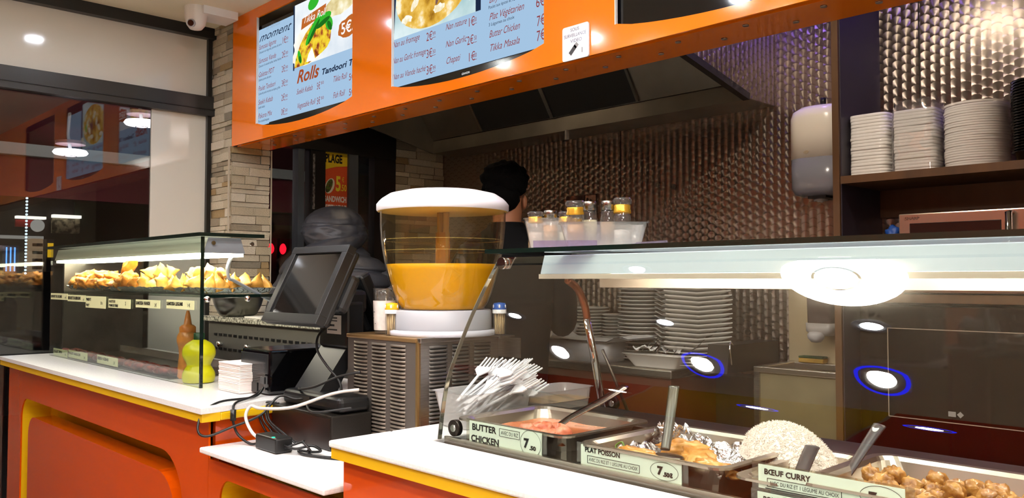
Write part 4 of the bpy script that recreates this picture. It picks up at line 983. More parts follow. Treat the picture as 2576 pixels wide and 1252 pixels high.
# bowl profile radius by height above JZ
BP = [(.118, .074), (.128, .09), (.139, .115), (.150, .15), (.160, .19), (.168, .225), (.173, .26), (.176, .30), (.177, .345), (.177, .352)]
def br(z):
    for (r0, z0), (r1, z1) in zip(BP, BP[1:]):
        if z <= z1: return r0+(r1-r0)*(z-z0)/(z1-z0)
    return BP[-1][0]
MB().lathe([(.001, .0705), (.118, .0705)]+BP, (jx, jy, JZ), 56).build('clear_bowl', glass('bowl_plastic', 'fbf3dc', 1.5, haze=.02, hazecol='d8c48a'), jm)
MB().lathe([(.001, .072), (.115, .072)]+[(br(z)-.004, z) for z in (.078, .1, .12, .15, .18, .196)]+[(.001, .196)], (jx, jy, JZ), 48).build('juice', mat('juice_yellow', 'd8a800', .3, spec=.2), jm)
MB().cyl((jx-.012, jy, JZ+.19), .009, .16, 16).build('spray_tube', glass('tube_milky', 'e8cf8a', 1.2, haze=.45, hazecol='d8b860'), jm)
MB().cyl((jx+.014, jy, JZ+.19), .009, .16, 16).build('spray_tube', glass('tube_milky', 'e8cf8a', 1.2, haze=.45, hazecol='d8b860'), jm)
MB().cyl((jx, jy, JZ+.19), .021, .095, 20).build('pump_column', glass('column_amber', 'd89a18', 1.2, haze=.5, hazecol='d09a20'), jm)
for z in (.232, .262):
    MB().lathe([(br(z)-.001, z), (br(z)-.0012, z+.002)], (jx, jy, JZ), 56).build('froth_line', glass('froth', 'f8eec8', 1.0, haze=.25, hazecol='e8d890'), jm)
MB().lathe([(.183, .343), (.186, .347), (.186, .362), (.180, .37), (.172, .378), (.150, .392), (.11, .401), (.06, .404), (.001, .405)], (jx, jy, JZ), 56).build('lid', mat('lid_white', 'eaeaf0', .3), jm)
MB().lathe([(.001, .342), (.183, .343)], (jx, jy, JZ), 56).build('lid_underside', mat('lid_cream', 'd8c078', .5), jm)
# things on top of the dispenser
cp = thing('paper_label_cup', 'clear plastic cup with a handwritten paper label on the drinks machine', 'cup', (-1.94, 1.375, JZ))
cx, cy = -1.950, 1.382
MB().lathe([(.001, .001), (.029, .001), (.030, .004), (.035, .128), (.037, .129)], (cx, cy, JZ), 32).build('cup_wall', clear_cup, cp)
MB().lathe([(.0313, .012), (.0343, .094)], (cx, cy, JZ), 32).build('paper_label', mat('label_paper', 'd6cfc8', .8, var=.06, vscale=40), cp)
MB().blob((cx, cy, JZ+.11), (.028, .028, .02), 9, .5, 2, 2).build('crumpled_film', clear_cup, cp)
for kk, (a, b) in enumerate(((.062, .010), (.045, .006), (.03, .014))): MB().box(cx-.012+.006*kk, cx-.010+b, cy-.0352, cy-.0348, JZ+a, JZ+a+.0015).build('handwriting', ink, cp)
def toothpicks(x, y, capcol, label):
    t = thing('toothpick_jar', label, 'toothpick jar', (x, y, JZ+.001), 'toothpick jars on the drinks machine')
    MB().lathe([(.001, .001), (.0165, .001), (.017, .004), (.018, .062)], (x, y, JZ), 24).build('jar', clear_cup, t)
    pk = MB().cyl((0, 0, 0), .0011, .056, 6).mesh('toothpick', mat('toothpick_wood', 'e0c898', .7))
    for kk in range(40):
        a, r = kk*2.4, .0135*math.sqrt((kk+.5)/40)
        inst('toothpick', pk, t, (x+r*math.cos(a), y+r*math.sin(a), JZ+.003), (rs.uniform(-.06, .06), rs.uniform(-.06, .06), 0))
    MB().lathe([(.0195, .06), (.0195, .07), (.018, .071)], (x, y, JZ), 24).build('white_collar', whitep, t)
    MB().lathe([(.0195, .071), (.0195, .081), (.016, .088), (.001, .09)], (x, y, JZ), 24).build('cap', mat('cap_'+capcol, capcol, .3), t)
    for kk in range(6):
        a = kk*PI/3+.3; d = MB().blob((0, 0, 0), (.0032, .0018, .006), 1, 0, 1, 1).mesh('cap_drop', whitep)
        inst('cap_drop', d, t, (x+.0188*math.cos(a), y+.0188*math.sin(a), JZ+.079), (0, 0, a+PI/2))
toothpicks(-1.885, 1.358, 'dfa81c', 'toothpick jar with yellow cap beside the paper label cup')
toothpicks(-1.695, 1.585, '2456a8', 'toothpick jar with blue cap at the back of the drinks machine')

# ------------------------------------------------------------------ curved glass food case
RX0, RX1 = -1.438, .66
rc = thing('food_case', 'curved glass food case with lit canopy over the hot dishes', 'display case', (-.4, 1.4, .95))
PROF = [(1.160, .951), (1.164, .98), (1.170, 1.02), (1.185, 1.083), (1.213, 1.142), (1.250, 1.212), (1.293, 1.28), (1.333, 1.337), (1.347, 1.352)]
PS = [(p.y, p.z) for p in smooth_path([(0, a, b) for a, b in PROF], 3)]
np_ = len(PS)
def sheet(x0, x1, off=0):
    return MB().add([(x, y+off, z) for x in (x0, x1) for y, z in PS], [(i, i+1, np_+i+1, np_+i) for i in range(np_-1)], True)
sheet(RX0, RX1).build('curved_glass', case_glass, rc)
vs = [(x, y+d, z) for x in (RX0-.001, RX0+.0015) for d in (0, .010) for y, z in PS]; n = np_
MB().add(vs, [(i, i+1, n+i+1, n+i) for i in range(n-1)]+[(2*n+i, 3*n+i, 3*n+i+1, 2*n+i+1) for i in range(n-1)]+[(i, 2*n+i, 2*n+i+1, i+1) for i in range(n-1)]+[(n+i, n+i+1, 3*n+i+1, 3*n+i) for i in range(n-1)], False).build('glass_edge', edge_clear, rc)
MB().box(RX0-.025, RX1, 1.325, 1.70, 1.3615, 1.3705).build('top_glass', glass('top_glass_clear', 'eff5f1', 1.0), rc)
MB().box(RX0-.025, RX1, 1.3225, 1.325, 1.361, 1.371).build('top_glass_edge', edge_green, rc)
MB().box(RX0-.0275, RX0-.025, 1.3225, 1.70, 1.361, 1.371).build('top_glass_edge', edge_green, rc)
can_w = mat('canopy_white', 'b2bac4', .3)
MB().prism([(1.436, 1.3135), (1.45, 1.358), (1.66, 1.358), (1.66, 1.3135)], -1.392, RX1, 'X').build('canopy', can_w, rc)
MB().prism([(1.430, 1.302), (1.430, 1.313), (1.445, 1.313), (1.445, 1.302)], -1.392, RX1, 'X').build('canopy_lip', mat('canopy_lip_cream', 'cdbfae', .35), rc)
MB().box(-1.392, RX1, 1.655, 1.66, 1.28, 1.313).build('canopy_back', mat('canopy_lip_cream', 'cdbfae', .35), rc)
for x0, x1 in ((-1.25, -.70), (-.62, -.05), (.02, .6)):
    MB().tube([(x0, 1.53, 1.3075), (x1, 1.53, 1.3075)], .0055, 14).build('tube_lamp', emit('tube_glow', 'fff0dc', L_TUBE_R), rc)
    MB().box(x0-.02, x0, 1.522, 1.538, 1.3025, 1.313).build('lamp_holder', whitep, rc); MB().box(x1, x1+.02, 1.522, 1.538, 1.3025, 1.313).build('lamp_holder', whitep, rc)
for y, z in ((1.335, 1.338),):
    MB().cyl((RX0+.02, y-.004, z), .014, .012, 20, 'Y').build('glass_fitting', chrome, rc)
    MB().prism([(RX0+.03, 1.352), (RX0+.055, 1.352), (RX0+.035, 1.325), (RX0+.022, 1.325)], 1.342, 1.346).build('fitting_arm', chrome, rc)
for x in (RX0+.02, .55):
    cop = mat('copper_arm', '8a5236', .3, .7)
    MB().tube(smooth_path([(x, 1.56, 1.30), (x, 1.60, 1.275), (x, 1.625, 1.235), (x, 1.635, 1.20)], 5), .010, 12).build('support_arm', cop, rc)
    MB().tube([(x, 1.633, 1.20), (x, 1.665, 1.09), (x, 1.70, .952)], .010, 12).build('support_post', chrome, rc)
    MB().tube([(x+.03, 1.66, 1.12), (x+.06, 1.73, .952)], .004, 8).build('support_stay', steel_d, rc)
for x, y in ((-1.415, 1.185), (RX0+.03, 1.72)):
    MB().cyl((x, y, .975), .018, .012, 20, 'Y').build('glass_foot', mat('foot_bronze', '3c322c', .3, .6), rc)
    MB().cyl((x, y-.002, .975), .008, .014, 16, 'Y').build('foot_screw', chrome, rc)
# bain-marie frame
bm_ = thing('bain_marie', 'stainless bain-marie frame carrying the food pans', 'food warmer', (-.4, 1.35, .915))
MB().box(-1.43, .62, 1.172, 1.18, .93, .958).build('front_rail', shiny, bm_)
MB().box(-1.43, .62, 1.49, 1.50, .93, .975).build('back_rail', shiny, bm_)
MB().box(-1.43, .62, 1.50, 1.66, .965, .975).build('rear_ledge', steel_d, bm_)
MB().box(-1.43, .62, 1.18, 1.49, .917, .922).build('well_floor', steel_d, bm_)
# pans
def ringpts(x0, x1, y0, y1, r, n=5):
    return arc(x1-r, y1-r, r, 0, PI/2, n)+arc(x0+r, y1-r, r, PI/2, PI, n)+arc(x0+r, y0+r, r, PI, 1.5*PI, n)+arc(x1-r, y0+r, r, 1.5*PI, 2*PI, n)
def pan(x0, x1, y0, y1, z, depth, label):
    t = thing('food_pan', label, 'food pan', ((x0+x1)/2, (y0+y1)/2, z-depth), 'steel food pans in the curved case')
    L_ = [(0, .028, z-.004), (0, .03, z), (.014, .026, z), (.020, .026, z-.006), (.030, .034, z-.5*depth), (.036, .036, z-depth+.012), (.046, .04, z-depth), ]
    vs, fs = [], []; n = 0
    for ins, r, zz in L_:
        p = ringpts(x0+ins, x1-ins, y0+ins, y1-ins, r); n = len(p); vs += [(a, b, zz) for a, b in p]
    for i in range(len(L_)-1):
        for k_ in range(n): fs.append((i*n+k_, i*n+(k_+1) % n, (i+1)*n+(k_+1) % n, (i+1)*n+k_))
    fs.append(tuple((len(L_)-1)*n+k_ for k_ in range(n)))
    MB().add(vs, fs, False).build('pan_body', shiny, t)
    return t
pan(-1.415, -1.085, 1.186, 1.465, .999, .075, 'steel pan of orange butter chicken sauce with a spoon')
pan(-1.052, -.735, 1.178, 1.478, .996, .075, 'steel pan of fish fillets on foil')
pan(-.725, -.625, 1.178, 1.478, .99, .075, 'narrow steel pan heaped with white rice')
pan(-.615, -.285, 1.178, 1.478, 1.0, .075, 'steel pan of brown beef curry chunks')
pan(-.275, .05, 1.178, 1.478, 1.0, .075, 'steel pan at the right end of the case')
def surface(nm, x0, x1, y0, y1, z, amp, freq, m, label, cat, seed=0, n=30):
    o = MB().grid(lambda u, v: (x0+u*(x1-x0), y0+v*(y1-y0), z+amp*noise.noise(Vector((u*freq+seed, v*freq, seed)))), n, n).build(nm, m)
    tag(o, label, cat); o['kind'] = 'stuff'; return o
sauce = ramped('butter_sauce', 10, [(.3, 'd2622e'), (.5, 'e08a5a'), (.7, 'd8774a')], .22, coat=.4)
surface('butter_sauce', -1.382, -1.118, 1.214, 1.437, .974, .003, 3, sauce, 'creamy orange butter chicken sauce filling the left pan', 'sauce')
chk = ramped('chicken_pink', 40, [(.3, 'b04a30'), (.5, 'd07858'), (.7, 'e09a7c')], .35, bmp=.5, bscale=60)
CH = [MB().blob((0, 0, 0), (.02, .015, .012), i+40, .5, 2, 2).mesh('chicken_piece', chk) for i in range(4)]
for kk in range(16):
    o = put(CH[kk % 4], 'chicken_piece', -1.21+.055*math.cos(kk*2.4)*math.sqrt(kk/16), 1.27+.035*math.sin(kk*2.4)*math.sqrt(kk/16), .969+.004*(kk < 5), (rs.uniform(0, 6), 0, rs.uniform(0, 6)), (1, 1, 1),
            'pink chicken piece in the orange sauce by the spoon', 'chicken', 'chicken pieces in butter sauce')
# fish on foil
def foilfn(u, v):
    x = -1.02+u*.262; y = 1.205+v*.25; e = max(0, abs(u-.5)*2-.8)/.2+max(0, abs(v-.5)*2-.8)/.2
    return (x, y, .951+.03*min(1, e)+.010*noise.noise(Vector((x*60, y*60, 2)))+.014*e*noise.noise(Vector((x*40, y*40, 8))))
o = MB().grid(foilfn, 40, 40, False).build('foil_sheet', foil); tag(o, 'crumpled foil lining under the fish', 'foil')
o = crumple('foil_scrap', (-.99, 1.40, 1.0), (.035, .02, .03), 12, foil); o2 = o; tag(o, 'crumpled foil peak standing at the back of the fish pan', 'foil')
fish = ramped('fish_batter', 25, [(.3, 'a8661c'), (.5, 'd09242'), (.7, 'e0ac62')], .35, bmp=.6, bscale=45, coat=.2)
for cx, cy, a, b, rz, lb in ((-.86, 1.30, .075, .032, -.75, 'long golden fish fillet in the middle of the foil'), (-.96, 1.25, .055, .022, -.1, 'small golden fish fillet behind the fish label'), (-.80, 1.25, .05, .024, -.3, 'golden fish fillet at the right of the foil'), (-.93, 1.36, .05, .03, .3, 'golden fish fillet at the back of the foil')):
    me = MB().blob((0, 0, 0), (a, b, .016), int(a*1000+cx*77), .4, 2.4, 4).mesh('fish_fillet', fish)
    put(me, 'fish_fillet', cx, cy, .955, (0, 0, rz), (1, 1, 1), lb, 'fish', 'fish fillets on foil')
herb = mat('herb_green', '5c7a32', .6)
for kk, (x, y, z, lb) in enumerate(((-1.005, 1.25, .985, 'green herb sprig at the left of the fish'), (-.87, 1.235, .975, 'green herb sprig in front of the long fillet'), (-.79, 1.215, .978, 'green herb sprig at the front right of the foil'))):
    pts = smooth_path([(x, y, z-.012), (x-.008, y, z), (x+.004, y+.004, z+.008), (x+.012, y, z-.002)], 5)
    o = MB().tube(pts, .0028, 6, flat=.6).build('herb_sprig', herb); tag(o, lb, 'herb', 'herb sprigs')
# rice heap of grains
ricem = mat('rice_white', 'e8ddd2', .6)
def ricept(u, v):
    a, r = 2*PI*u, math.sqrt(v); lx_, sy_ = .165*r*math.cos(a), .078*r*math.sin(a)
    return Vector((-.775+(lx_*.707+sy_*.707), 1.455+(-lx_*.707+sy_*.707), .968+.062*max(0, 1-r**2.2)**.8))
o = MB().grid(lambda u, v: ricept(u, max(v*v, 1e-4)), 30, 14, True, True).build('rice_heap', ricem)
tag(o, 'heap of white rice between the fish and the beef pans', 'rice', kind='stuff')
gr = MB(); rg = random.Random(3)
for kk in range(3600):
    c = ricept(rg.random(), rg.random())+Vector((0, 0, .001))
    d = Vector((rg.uniform(-1, 1), rg.uniform(-1, 1), rg.uniform(-.2, .8))).normalized(); a = d.orthogonal().normalized(); b = d.cross(a)
    L_, w = .005, .0009
    gr.add([c-d*L_, c+a*w, c+b*w, c-a*w, c-b*w, c+d*L_], [(0, 2, 1), (0, 3, 2), (0, 4, 3), (0, 1, 4), (5, 1, 2), (5, 2, 3), (5, 3, 4), (5, 4, 1)])
g = gr.build('rice_grains', ricem, o); g['kind'] = 'stuff'
# beef curry chunks
cur = ramped('curry_brown', 60, [(.3, '6e4412'), (.5, 'a06c28'), (.7, 'c4944a')], .4, bmp=.7, bscale=50, coat=.3)
surface('curry_sauce', -.58, -.32, 1.21, 1.445, .962, .004, 5, ramped('curry_sauce_m', 20, [(.3, 'a86a2a'), (.7, 'd0a468')], .25, coat=.3), 'pale brown curry sauce in the beef pan', 'sauce', 4)
CU = [MB().blob((0, 0, 0), (.018, .015, .013), i+60, .5, 2.6, 3).mesh('beef_chunk', cur) for i in range(4)]
for kk in range(60):
    x = -.565+.245*rg.random(); y = 1.225+.15*rg.random(); up = .016 if kk % 3 == 0 else 0
    put(CU[kk % 4], 'beef_chunk', x, y, .960+up, (rg.uniform(0, 6), 0, rg.uniform(0, 6)), (1, 1, 1), 'brown beef chunk in curry sauce', 'beef', 'beef chunks in curry')
for kk in range(8):
    x = -.53+.03*kk; y = 1.215+.01*(kk % 3); pts = smooth_path([(x, y, .975), (x+.006, y, .984), (x+.014, y+.003, .978)], 4)
    tag(MB().tube(pts, .003, 6, flat=.5).build('pepper_strip', herb), 'green pepper strip in the curry, '+ORD[kk]+' from the rice side', 'pepper', 'green pepper strips in the curry')
# utensils
def spoon(nm, pts, rs_, m, bowl, label, flat=.35, hole=None):
    t = thing(nm, label, 'utensil', pts[0], 'serving utensils')
    sp_ = smooth_path(pts, 6); n_ = len(sp_); rr = [rs_[0]+(rs_[1]-rs_[0])*i/(n_-1) for i in range(n_)]
    MB().tube(sp_, .01, 12, rs=rr, flat=flat).build('handle', m, t)
    c, r, rot = bowl
    b = MB().blob((0, 0, 0), r, 1, 0, 1, 3); M = Matrix.Translation(Vector(c)) @ Matrix.Rotation(rot, 4, 'Z'); b.v = [M @ v for v in b.v]
    b.build('blade', m, t)
    return t
sp_steel = mat('spoon_steel', '8c827c', .22, 1)
spoon('serving_spoon', [(-1.215, 1.262, .972), (-1.205, 1.33, 1.005), (-1.185, 1.41, 1.035), (-1.17, 1.475, 1.062)], (.009, .0155), sp_steel, ((-1.22, 1.25, .966), (.02, .03, .008), 0), 'steel spoon leaning in the butter chicken pan')
spoon('fish_spatula', [(-.925, 1.285, .985), (-.935, 1.31, 1.02), (-.945, 1.335, 1.06), (-.95, 1.35, 1.095)], (.009, .011), mat('spatula_steel', '5a5750', .3, 1), ((-.91, 1.262, .978), (.036, .03, .005), .3), 'steel spatula standing among the fish fillets')
blkn = mat('black_nylon', '1e181a', .4)
t = spoon('black_spoon', [(-.605, 1.30, .965), (-.598, 1.335, .995), (-.588, 1.37, 1.03), (-.578, 1.40, 1.06)], (.006, .0125), blkn, ((-.607, 1.29, .958), (.018, .025, .006), .2), 'black nylon spoon with hole leaning in the beef pan')
MB().lathe([(.004, -.005), (.004, .005), (.0055, .005), (.0055, -.005)], (-.5805, 1.3905, 1.052), 14).build('hanging_hole', mat('hole_rim', 'd8d8d8', .3), t)
spoon('black_spatula', [(-.665, 1.30, .985), (-.667, 1.325, 1.005), (-.668, 1.345, 1.02)], (.012, .013), blkn, ((-.66, 1.28, .97), (.02, .02, .004), 0), 'black flat spatula stuck in the rice', flat=.25)
# price labels
def dish_card(x0, x1, z0, z1, rows, boxes, circ, label):
    y = 1.1805
    t = thing('dish_label', label, 'price card', ((x0+x1)/2, y, z0), 'dish labels on the curved case')
    MB().box(x0, x1, y, y+.0015, z0, z1).build('card', label_g, t)
    MB().box(x0-.012, x1+.012, y+.002, y+.003, z0-.004, z1+.003).build('clear_holder', glass('holder_plastic', 'f0efe4', 1.6, .02, haze=.04), t)
    for s, a, b, z, h, bold in rows: text(s, a, b, y-.0006, z, h, ink, t, 0, bold)
    for a, b, c, d in boxes:
        for e_ in ((a, b, c, c+.0006), (a, b, d-.0006, d), (a, a+.0006, c, d), (b-.0006, b, c, d)): MB().box(e_[0], e_[1], y-.0008, y, e_[2], e_[3]).build('frame_line', ink, t)
    if circ:
        cx_, cz_, ra, rb = circ; p = ell(cx_, cz_, ra, rb, 0, 40); q = ell(cx_, cz_, ra-.0007, rb-.0007, 0, 40); n_ = 40
        MB().add([(a, y-.0006, b) for a, b in p+q], [(i, (i+1) % n_, (i+1) % n_+n_, i+n_) for i in range(n_)]).build('price_circle', ink, t)
    for a, b in ((x0+.012, x1-.014),): MB().box(a, b, y-.0008, y, z0+.0006, z0+.0018).build('edge_line', ink, t)
    return t
dish_card(-1.356, -1.142, .951, 1.0, (('BUTTER', -1.347, -1.272, .982, .0135, .0006), ('CHICKEN', -1.35, -1.264, .958, .0135, .0006), ('AVEC DU RIZ', -1.257, -1.207, .983, .008, 0), ('7', -1.191, -1.176, .967, .018, .0012), ('.50', -1.175, -1.157, .964, .008, .0006)),
          [(-1.262, -1.203, .979, .995)], (-1.172, .976, .029, .026), 'pale green dish label reading butter chicken')
dish_card(-1.040, -.817, .956, .994, (('PLAT POISSON', -1.03, -.948, .982, .009, .0004), ('AVEC DU RIZ ET 1 LEGUME AU CHOIX', -1.02, -.908, .966, .0065, 0), ('7', -.866, -.854, .968, .0135, .0011), ('.50€', -.854, -.834, .966, .007, .0006)),
          [(-1.024, -.904, .962, .976)], (-.852, .974, .029, .0155), 'pale green dish label reading plat poisson')
dish_card(-.675, -.455, .979, 1.015, (('BŒUF CURRY', -.665, -.59, 1.0015, .0085, .0004), ('AVEC DU RIZ ET 1 LEGUME AU CHOIX', -.656, -.547, .9865, .006, 0), ('7', -.504, -.492, .990, .0135, .0011), ('.50€', -.491, -.470, .988, .007, .0006)),
          [(-.66, -.543, .983, .996)], (-.487, .997, .030, .0165), 'pale green dish label reading boeuf curry')
dish_card(-.677, -.455, .938, .973, (('POULET CURRY', -.667, -.59, .959, .0085, .0004),), [], None, 'pale green dish label half out of view below the boeuf curry label')
# plastic forks in a milky tub behind the case end
ft = thing('fork_tub', 'milky plastic tub full of white plastic forks', 'tub', (-1.523, 1.375, .95))
def tub(w0, d0, w1, d1, z0, z1, cx, cy, rz=0, p=6):
    b = loft([(z0, w0, d0, 0, 0, p), (z0+.002, w0, d0, 0, 0, p), (z1-.002, w1, d1, 0, 0, p), (z1, w1+.006, d1+.006, 0, 0, p)])
    b.f = [f for f in b.f if len(f) == 4 or f == b.f[-2]]; b.sm = b.sm[:len(b.f)]
    M = Matrix.Translation((cx, cy, 0)) @ Matrix.Rotation(rz, 4, 'Z'); b.v = [M @ v for v in b.v]
    return b
FTX, FTY = -1.523, 1.375
tub(.055, .10, .068, .118, .952, 1.035, FTX, FTY).build('tub_wall', clear_tub, ft)
wfk = fork_mesh('plastic_fork', mat('fork_white', 'e6e6ea', .25), .175, .042, .003)
for kk in range(34):
    a = rg.uniform(-.4, .4)
    px, py = FTX+rg.uniform(-.045, .045), FTY+rg.uniform(-.09, .0)
    o = inst('plastic_fork', wfk, None, (px, py, .965+.05*rg.random()), (math.radians(rg.uniform(8, 36)), rg.uniform(-.5, .5), a))
    tag(o, 'white plastic fork in the milky tub', 'fork', 'white plastic forks')
st2 = thing('sauce_tub', 'milky plastic tub with brown contents behind the forks', 'tub', (-1.50, 1.60, .95))
tub(.05, .085, .058, .095, .952, 1.02, -1.50, 1.60).build('tub_wall', clear_tub, st2)
tub(.045, .08, .05, .085, .955, .99, -1.50, 1.60).build('contents', ramped('tub_contents', 40, [(.3, '6a5030'), (.7, 'a88a58')], .6), st2)

# ------------------------------------------------------------------ spice tubs on top of the curved case
ZG = 1.371
def tub_thing(nm, label, w0, d0, w1, d1, h, cx, cy, rz):
    t = thing(nm, label, 'tub', (cx, cy, ZG), 'milky tubs on the glass top')
    tub(w0, d0, w1, d1, ZG+.0005, ZG+h, cx, cy, rz).build('tub_wall', clear_tub, t)
    return t
tub_thing('spice_tub', 'deep milky tub of spice jars at the left end of the glass top', .05, .045, .065, .06, .078, -1.424, 1.505, math.radians(46))
tub_thing('spice_tub', 'wide shallow milky tub of spice jars on the glass top', .085, .04, .10, .052, .062, -1.268, 1.521, math.radians(46))
gold = mat('gold_cap', 'd8a838', .25, .6)
def jar(x, y, z, r, h, fill, fcol, cap, label, lean=0):
    t = thing('spice_jar', label, 'spice jar', (x, y, z), 'spice jars on the glass top')
    a = MB().lathe([(.001, .001), (r, .001), (r, h*.62), (r*.86, h*.68), (r*.9, h*.74), (r*.78, h*.8)], (0, 0, 0), 24).build('jar_glass', jar_glass, t, False)
    MB().lathe([(.001, .003), (r*.93, .003), (r*.93, h*fill), (.001, h*fill)], (0, 0, 0), 20).build('contents', mat('spice_'+fcol, fcol, .8), t, False)
    if cap == 'gold':
        MB().lathe([(r*1.0, h*.70), (r*1.02, h*.74), (r*.93, h*.78), (r*.97, h*.84), (r*.9, h*.86)], (0, 0, 0), 24).build('gold_band', gold, t, False)
        MB().lathe([(r*.8, h*.86), (r*1.08, h*.89), (r*1.1, h*.96), (r*.95, h), (.001, h*.985)], (0, 0, 0), 24).build('stopper', jar_glass, t, False)
    else:
        MB().lathe([(r*.8, h*.8), (r*.86, h*.8), (r*.86, h*.98), (r*.8, h), (.001, h)], (0, 0, 0), 24).build('screw_cap', mat('cap_steel', 'a09a94', .25, 1), t, False)
    t.rotation_euler = (lean, lean*.5, 0)
    return t
ZJ = ZG+.004
jar(-1.456, 1.485, ZJ, .019, 0.094, .45, 'd8c8c0', 'gold', 'gold-necked jar at the left end of the deep tub')
jar(-1.429, 1.510, ZJ, .019, 0.097, .62, 'b98f68', 'steel', 'steel-capped jar of brown powder in the deep tub')
jar(-1.402, 1.537, ZJ, .018, 0.094, .45, 'd6d0c0', 'gold', 'gold-necked jar at the right of the deep tub')
jar(-1.399, 1.575, ZJ, .015, 0.091, .45, 'd6d0c0', 'gold', 'small gold-necked jar behind the deep tub')
jar(-1.317, 1.480, ZJ, .021, 0.112, .5, 'c09a70', 'gold', 'leaning gold-necked jar of tan spice in the wide tub', .08)
jar(-1.309, 1.520, ZJ, .019, 0.112, .6, 'c8c0a4', 'steel', 'steel-capped jar of pale powder behind the leaning jar')
jar(-1.269, 1.540, ZJ, .019, 0.112, .55, 'a08468', 'steel', 'tall steel-capped jar in the middle of the wide tub')
jar(-1.239, 1.555, ZJ, .021, 0.118, .35, 'd8d4d0', 'gold', 'tallest gold-necked jar at the right of the wide tub', -.03)
ah = thing('sign_holder', 'clear acrylic sign holder lying on the glass top before the tubs', 'sign holder', (-1.27, 1.45, ZG))
acr = glass('acrylic', 'dcd8ea', 1.7, .04, haze=.15, hazecol='c0b8d8')
ahm = [MB().rbox(-.085, .085, -.03, .03, .0005, .0035, .001), MB().prism([(-.03, .003), (-.03, .018), (-.025, .018), (-.02, .003)], -.085, .06, 'X')]
for b, nm in zip(ahm, ('base_sheet', 'upright_sheet')):
    M = Matrix.Translation((-1.290, 1.432, ZG)) @ Matrix.Rotation(math.radians(40), 4, 'Z'); b.v = [M @ v for v in b.v]; b.build(nm, acr, ah)
ah2 = thing('sign_holder', 'clear acrylic sign holder at the right end of the wide tub', 'sign holder', (-1.15, 1.60, ZG))
b = MB().prism([(-.045, .0005), (.05, .0005), (.045, .02), (-.045, .014)], -.02, .02, 'Y'); M = Matrix.Translation((-1.185, 1.578, ZG)) @ Matrix.Rotation(math.radians(46), 4, 'Z'); b.v = [M @ v for v in b.v]; b.build('sheet', acr, ah2)

# ------------------------------------------------------------------ people
def skin_body(name, bones, m, loc, rz):
    """bones: list of (joint, parent index, radius)"""
    me = bpy.data.meshes.new(name); bm = bmesh.new(); lay = bm.verts.layers.skin.verify()
    vs = []
    for k_, (p, par, r) in enumerate(bones):
        v = bm.verts.new(p); rr = r if isinstance(r, tuple) else (r, r); v[lay].radius = rr; v[lay].use_root = (k_ == 0); vs.append(v)
        if par is not None: bm.edges.new((vs[par], v))
    bm.to_mesh(me); bm.free(); me.materials.append(m)
    o = bpy.data.objects.new(name, me); C.objects.link(o); o.location = loc; o.rotation_euler = (0, 0, rz)
    sk_ = o.modifiers.new('skin', 'SKIN'); sk_.use_smooth_shade = True
    su = o.modifiers.new('sub', 'SUBSURF'); su.levels = 1; su.render_levels = 2
    return o
def quilt_loft(rings, pitch, amp, n=44, slope=0):
    """rings: (z, half width, half depth, cx, cy); fine rings with stitched bulges"""
    zs = [r[0] for r in rings]; out = []; z = zs[0]
    while z <= zs[-1]+1e-6:
        for a, b in zip(rings, rings[1:]):
            if a[0] <= z <= b[0]+1e-9:
                t_ = (z-a[0])/(b[0]-a[0]); t_ = t_; out.append((z,)+tuple(a[i]+(b[i]-a[i])*t_ for i in range(1, 5))); break
        z += .0055
    vs, fs = [], []
    for z, w, d, cx, cy in out:
        for k_ in range(n):
            a = 2*PI*k_/n; c, s = math.cos(a), math.sin(a); p = 2.6
            x, y = w*abs(c)**(2/p)*(1 if c >= 0 else -1), d*abs(s)**(2/p)*(1 if s >= 0 else -1)
            zz = z+slope*abs(x); dd = (zz/pitch-math.floor(zz/pitch)); dd = min(dd, 1-dd)*pitch; k2 = 1+amp*(.25*math.sin(PI*min(1, dd/pitch*2)*.5)-.9*math.exp(-(dd/.009)**2))+.012*noise.noise(Vector((x*9, y*9, z*9)))
            vs.append((cx+x*k2, cy+y*k2, z))
    m_ = len(out)
    for i in range(m_-1):
        for k_ in range(n): fs.append((i*n+k_, i*n+(k_+1) % n, (i+1)*n+(k_+1) % n, (i+1)*n+k_))
    fs.append(tuple(reversed(range(n)))); fs.append(tuple((m_-1)*n+k_ for k_ in range(n)))
    return MB().add(vs, fs, True)
def quilt_tube(pts, r, pitch, amp):
    sp_ = smooth_path(pts, 14); L_ = 0; rr = []
    for i, p in enumerate(sp_):
        if i: L_ += (p-sp_[i-1]).length
        rr.append(r*(1-.15*i/len(sp_))*(1+amp*(abs(math.sin(PI*L_/pitch))**.6-.6)))
    return MB().tube(sp_, r, 18, rs=rr)
skin = mat('skin_brown', '8a5a40', .5); skin2 = mat('skin_tan', 'a06a4c', .5)
def bones(lean, hd, arm):
    """lean: list of spine points; hd head top; arm: elbow, wrist for +x side"""
    B = [((0, 0, .95), None, (.13, .10))]
    par = 0
    for p, r in lean: B.append((p, par, r)); par = len(B)-1
    neck = par; B.append((hd[0], neck, .075)); B.append((hd[1], len(B)-1, .085)); B.append((hd[2], len(B)-1, .06))
    ch = 2
    for s in (-1, 1):
        B.append(((s*.10, 0, .88), 0, .095)); q = len(B)-1
        B.append(((s*.11, .02, .50), q, .06)); B.append(((s*.11, -.01, .10), q+1, .045)); B.append(((s*.12, .05, .04), q+2, .04)); B.append(((s*.13, .16, .03), q+3, .03))
        sx = lean[1][0]
        B.append(((s*.19, sx[1]+.02, sx[2]+.04), ch, .06)); q = len(B)-1
        e, w_, h = arm
        B.append(((s*e[0], e[1], e[2]), q, .045)); B.append(((s*w_[0], w_[1], w_[2]), q+1, .033)); B.append(((s*h[0], h[1], h[2]), q+2, .028))
    return B
jk = mat('jacket_black', '383a41', .45, bmp=.5, bscale=28, bdist=.004)
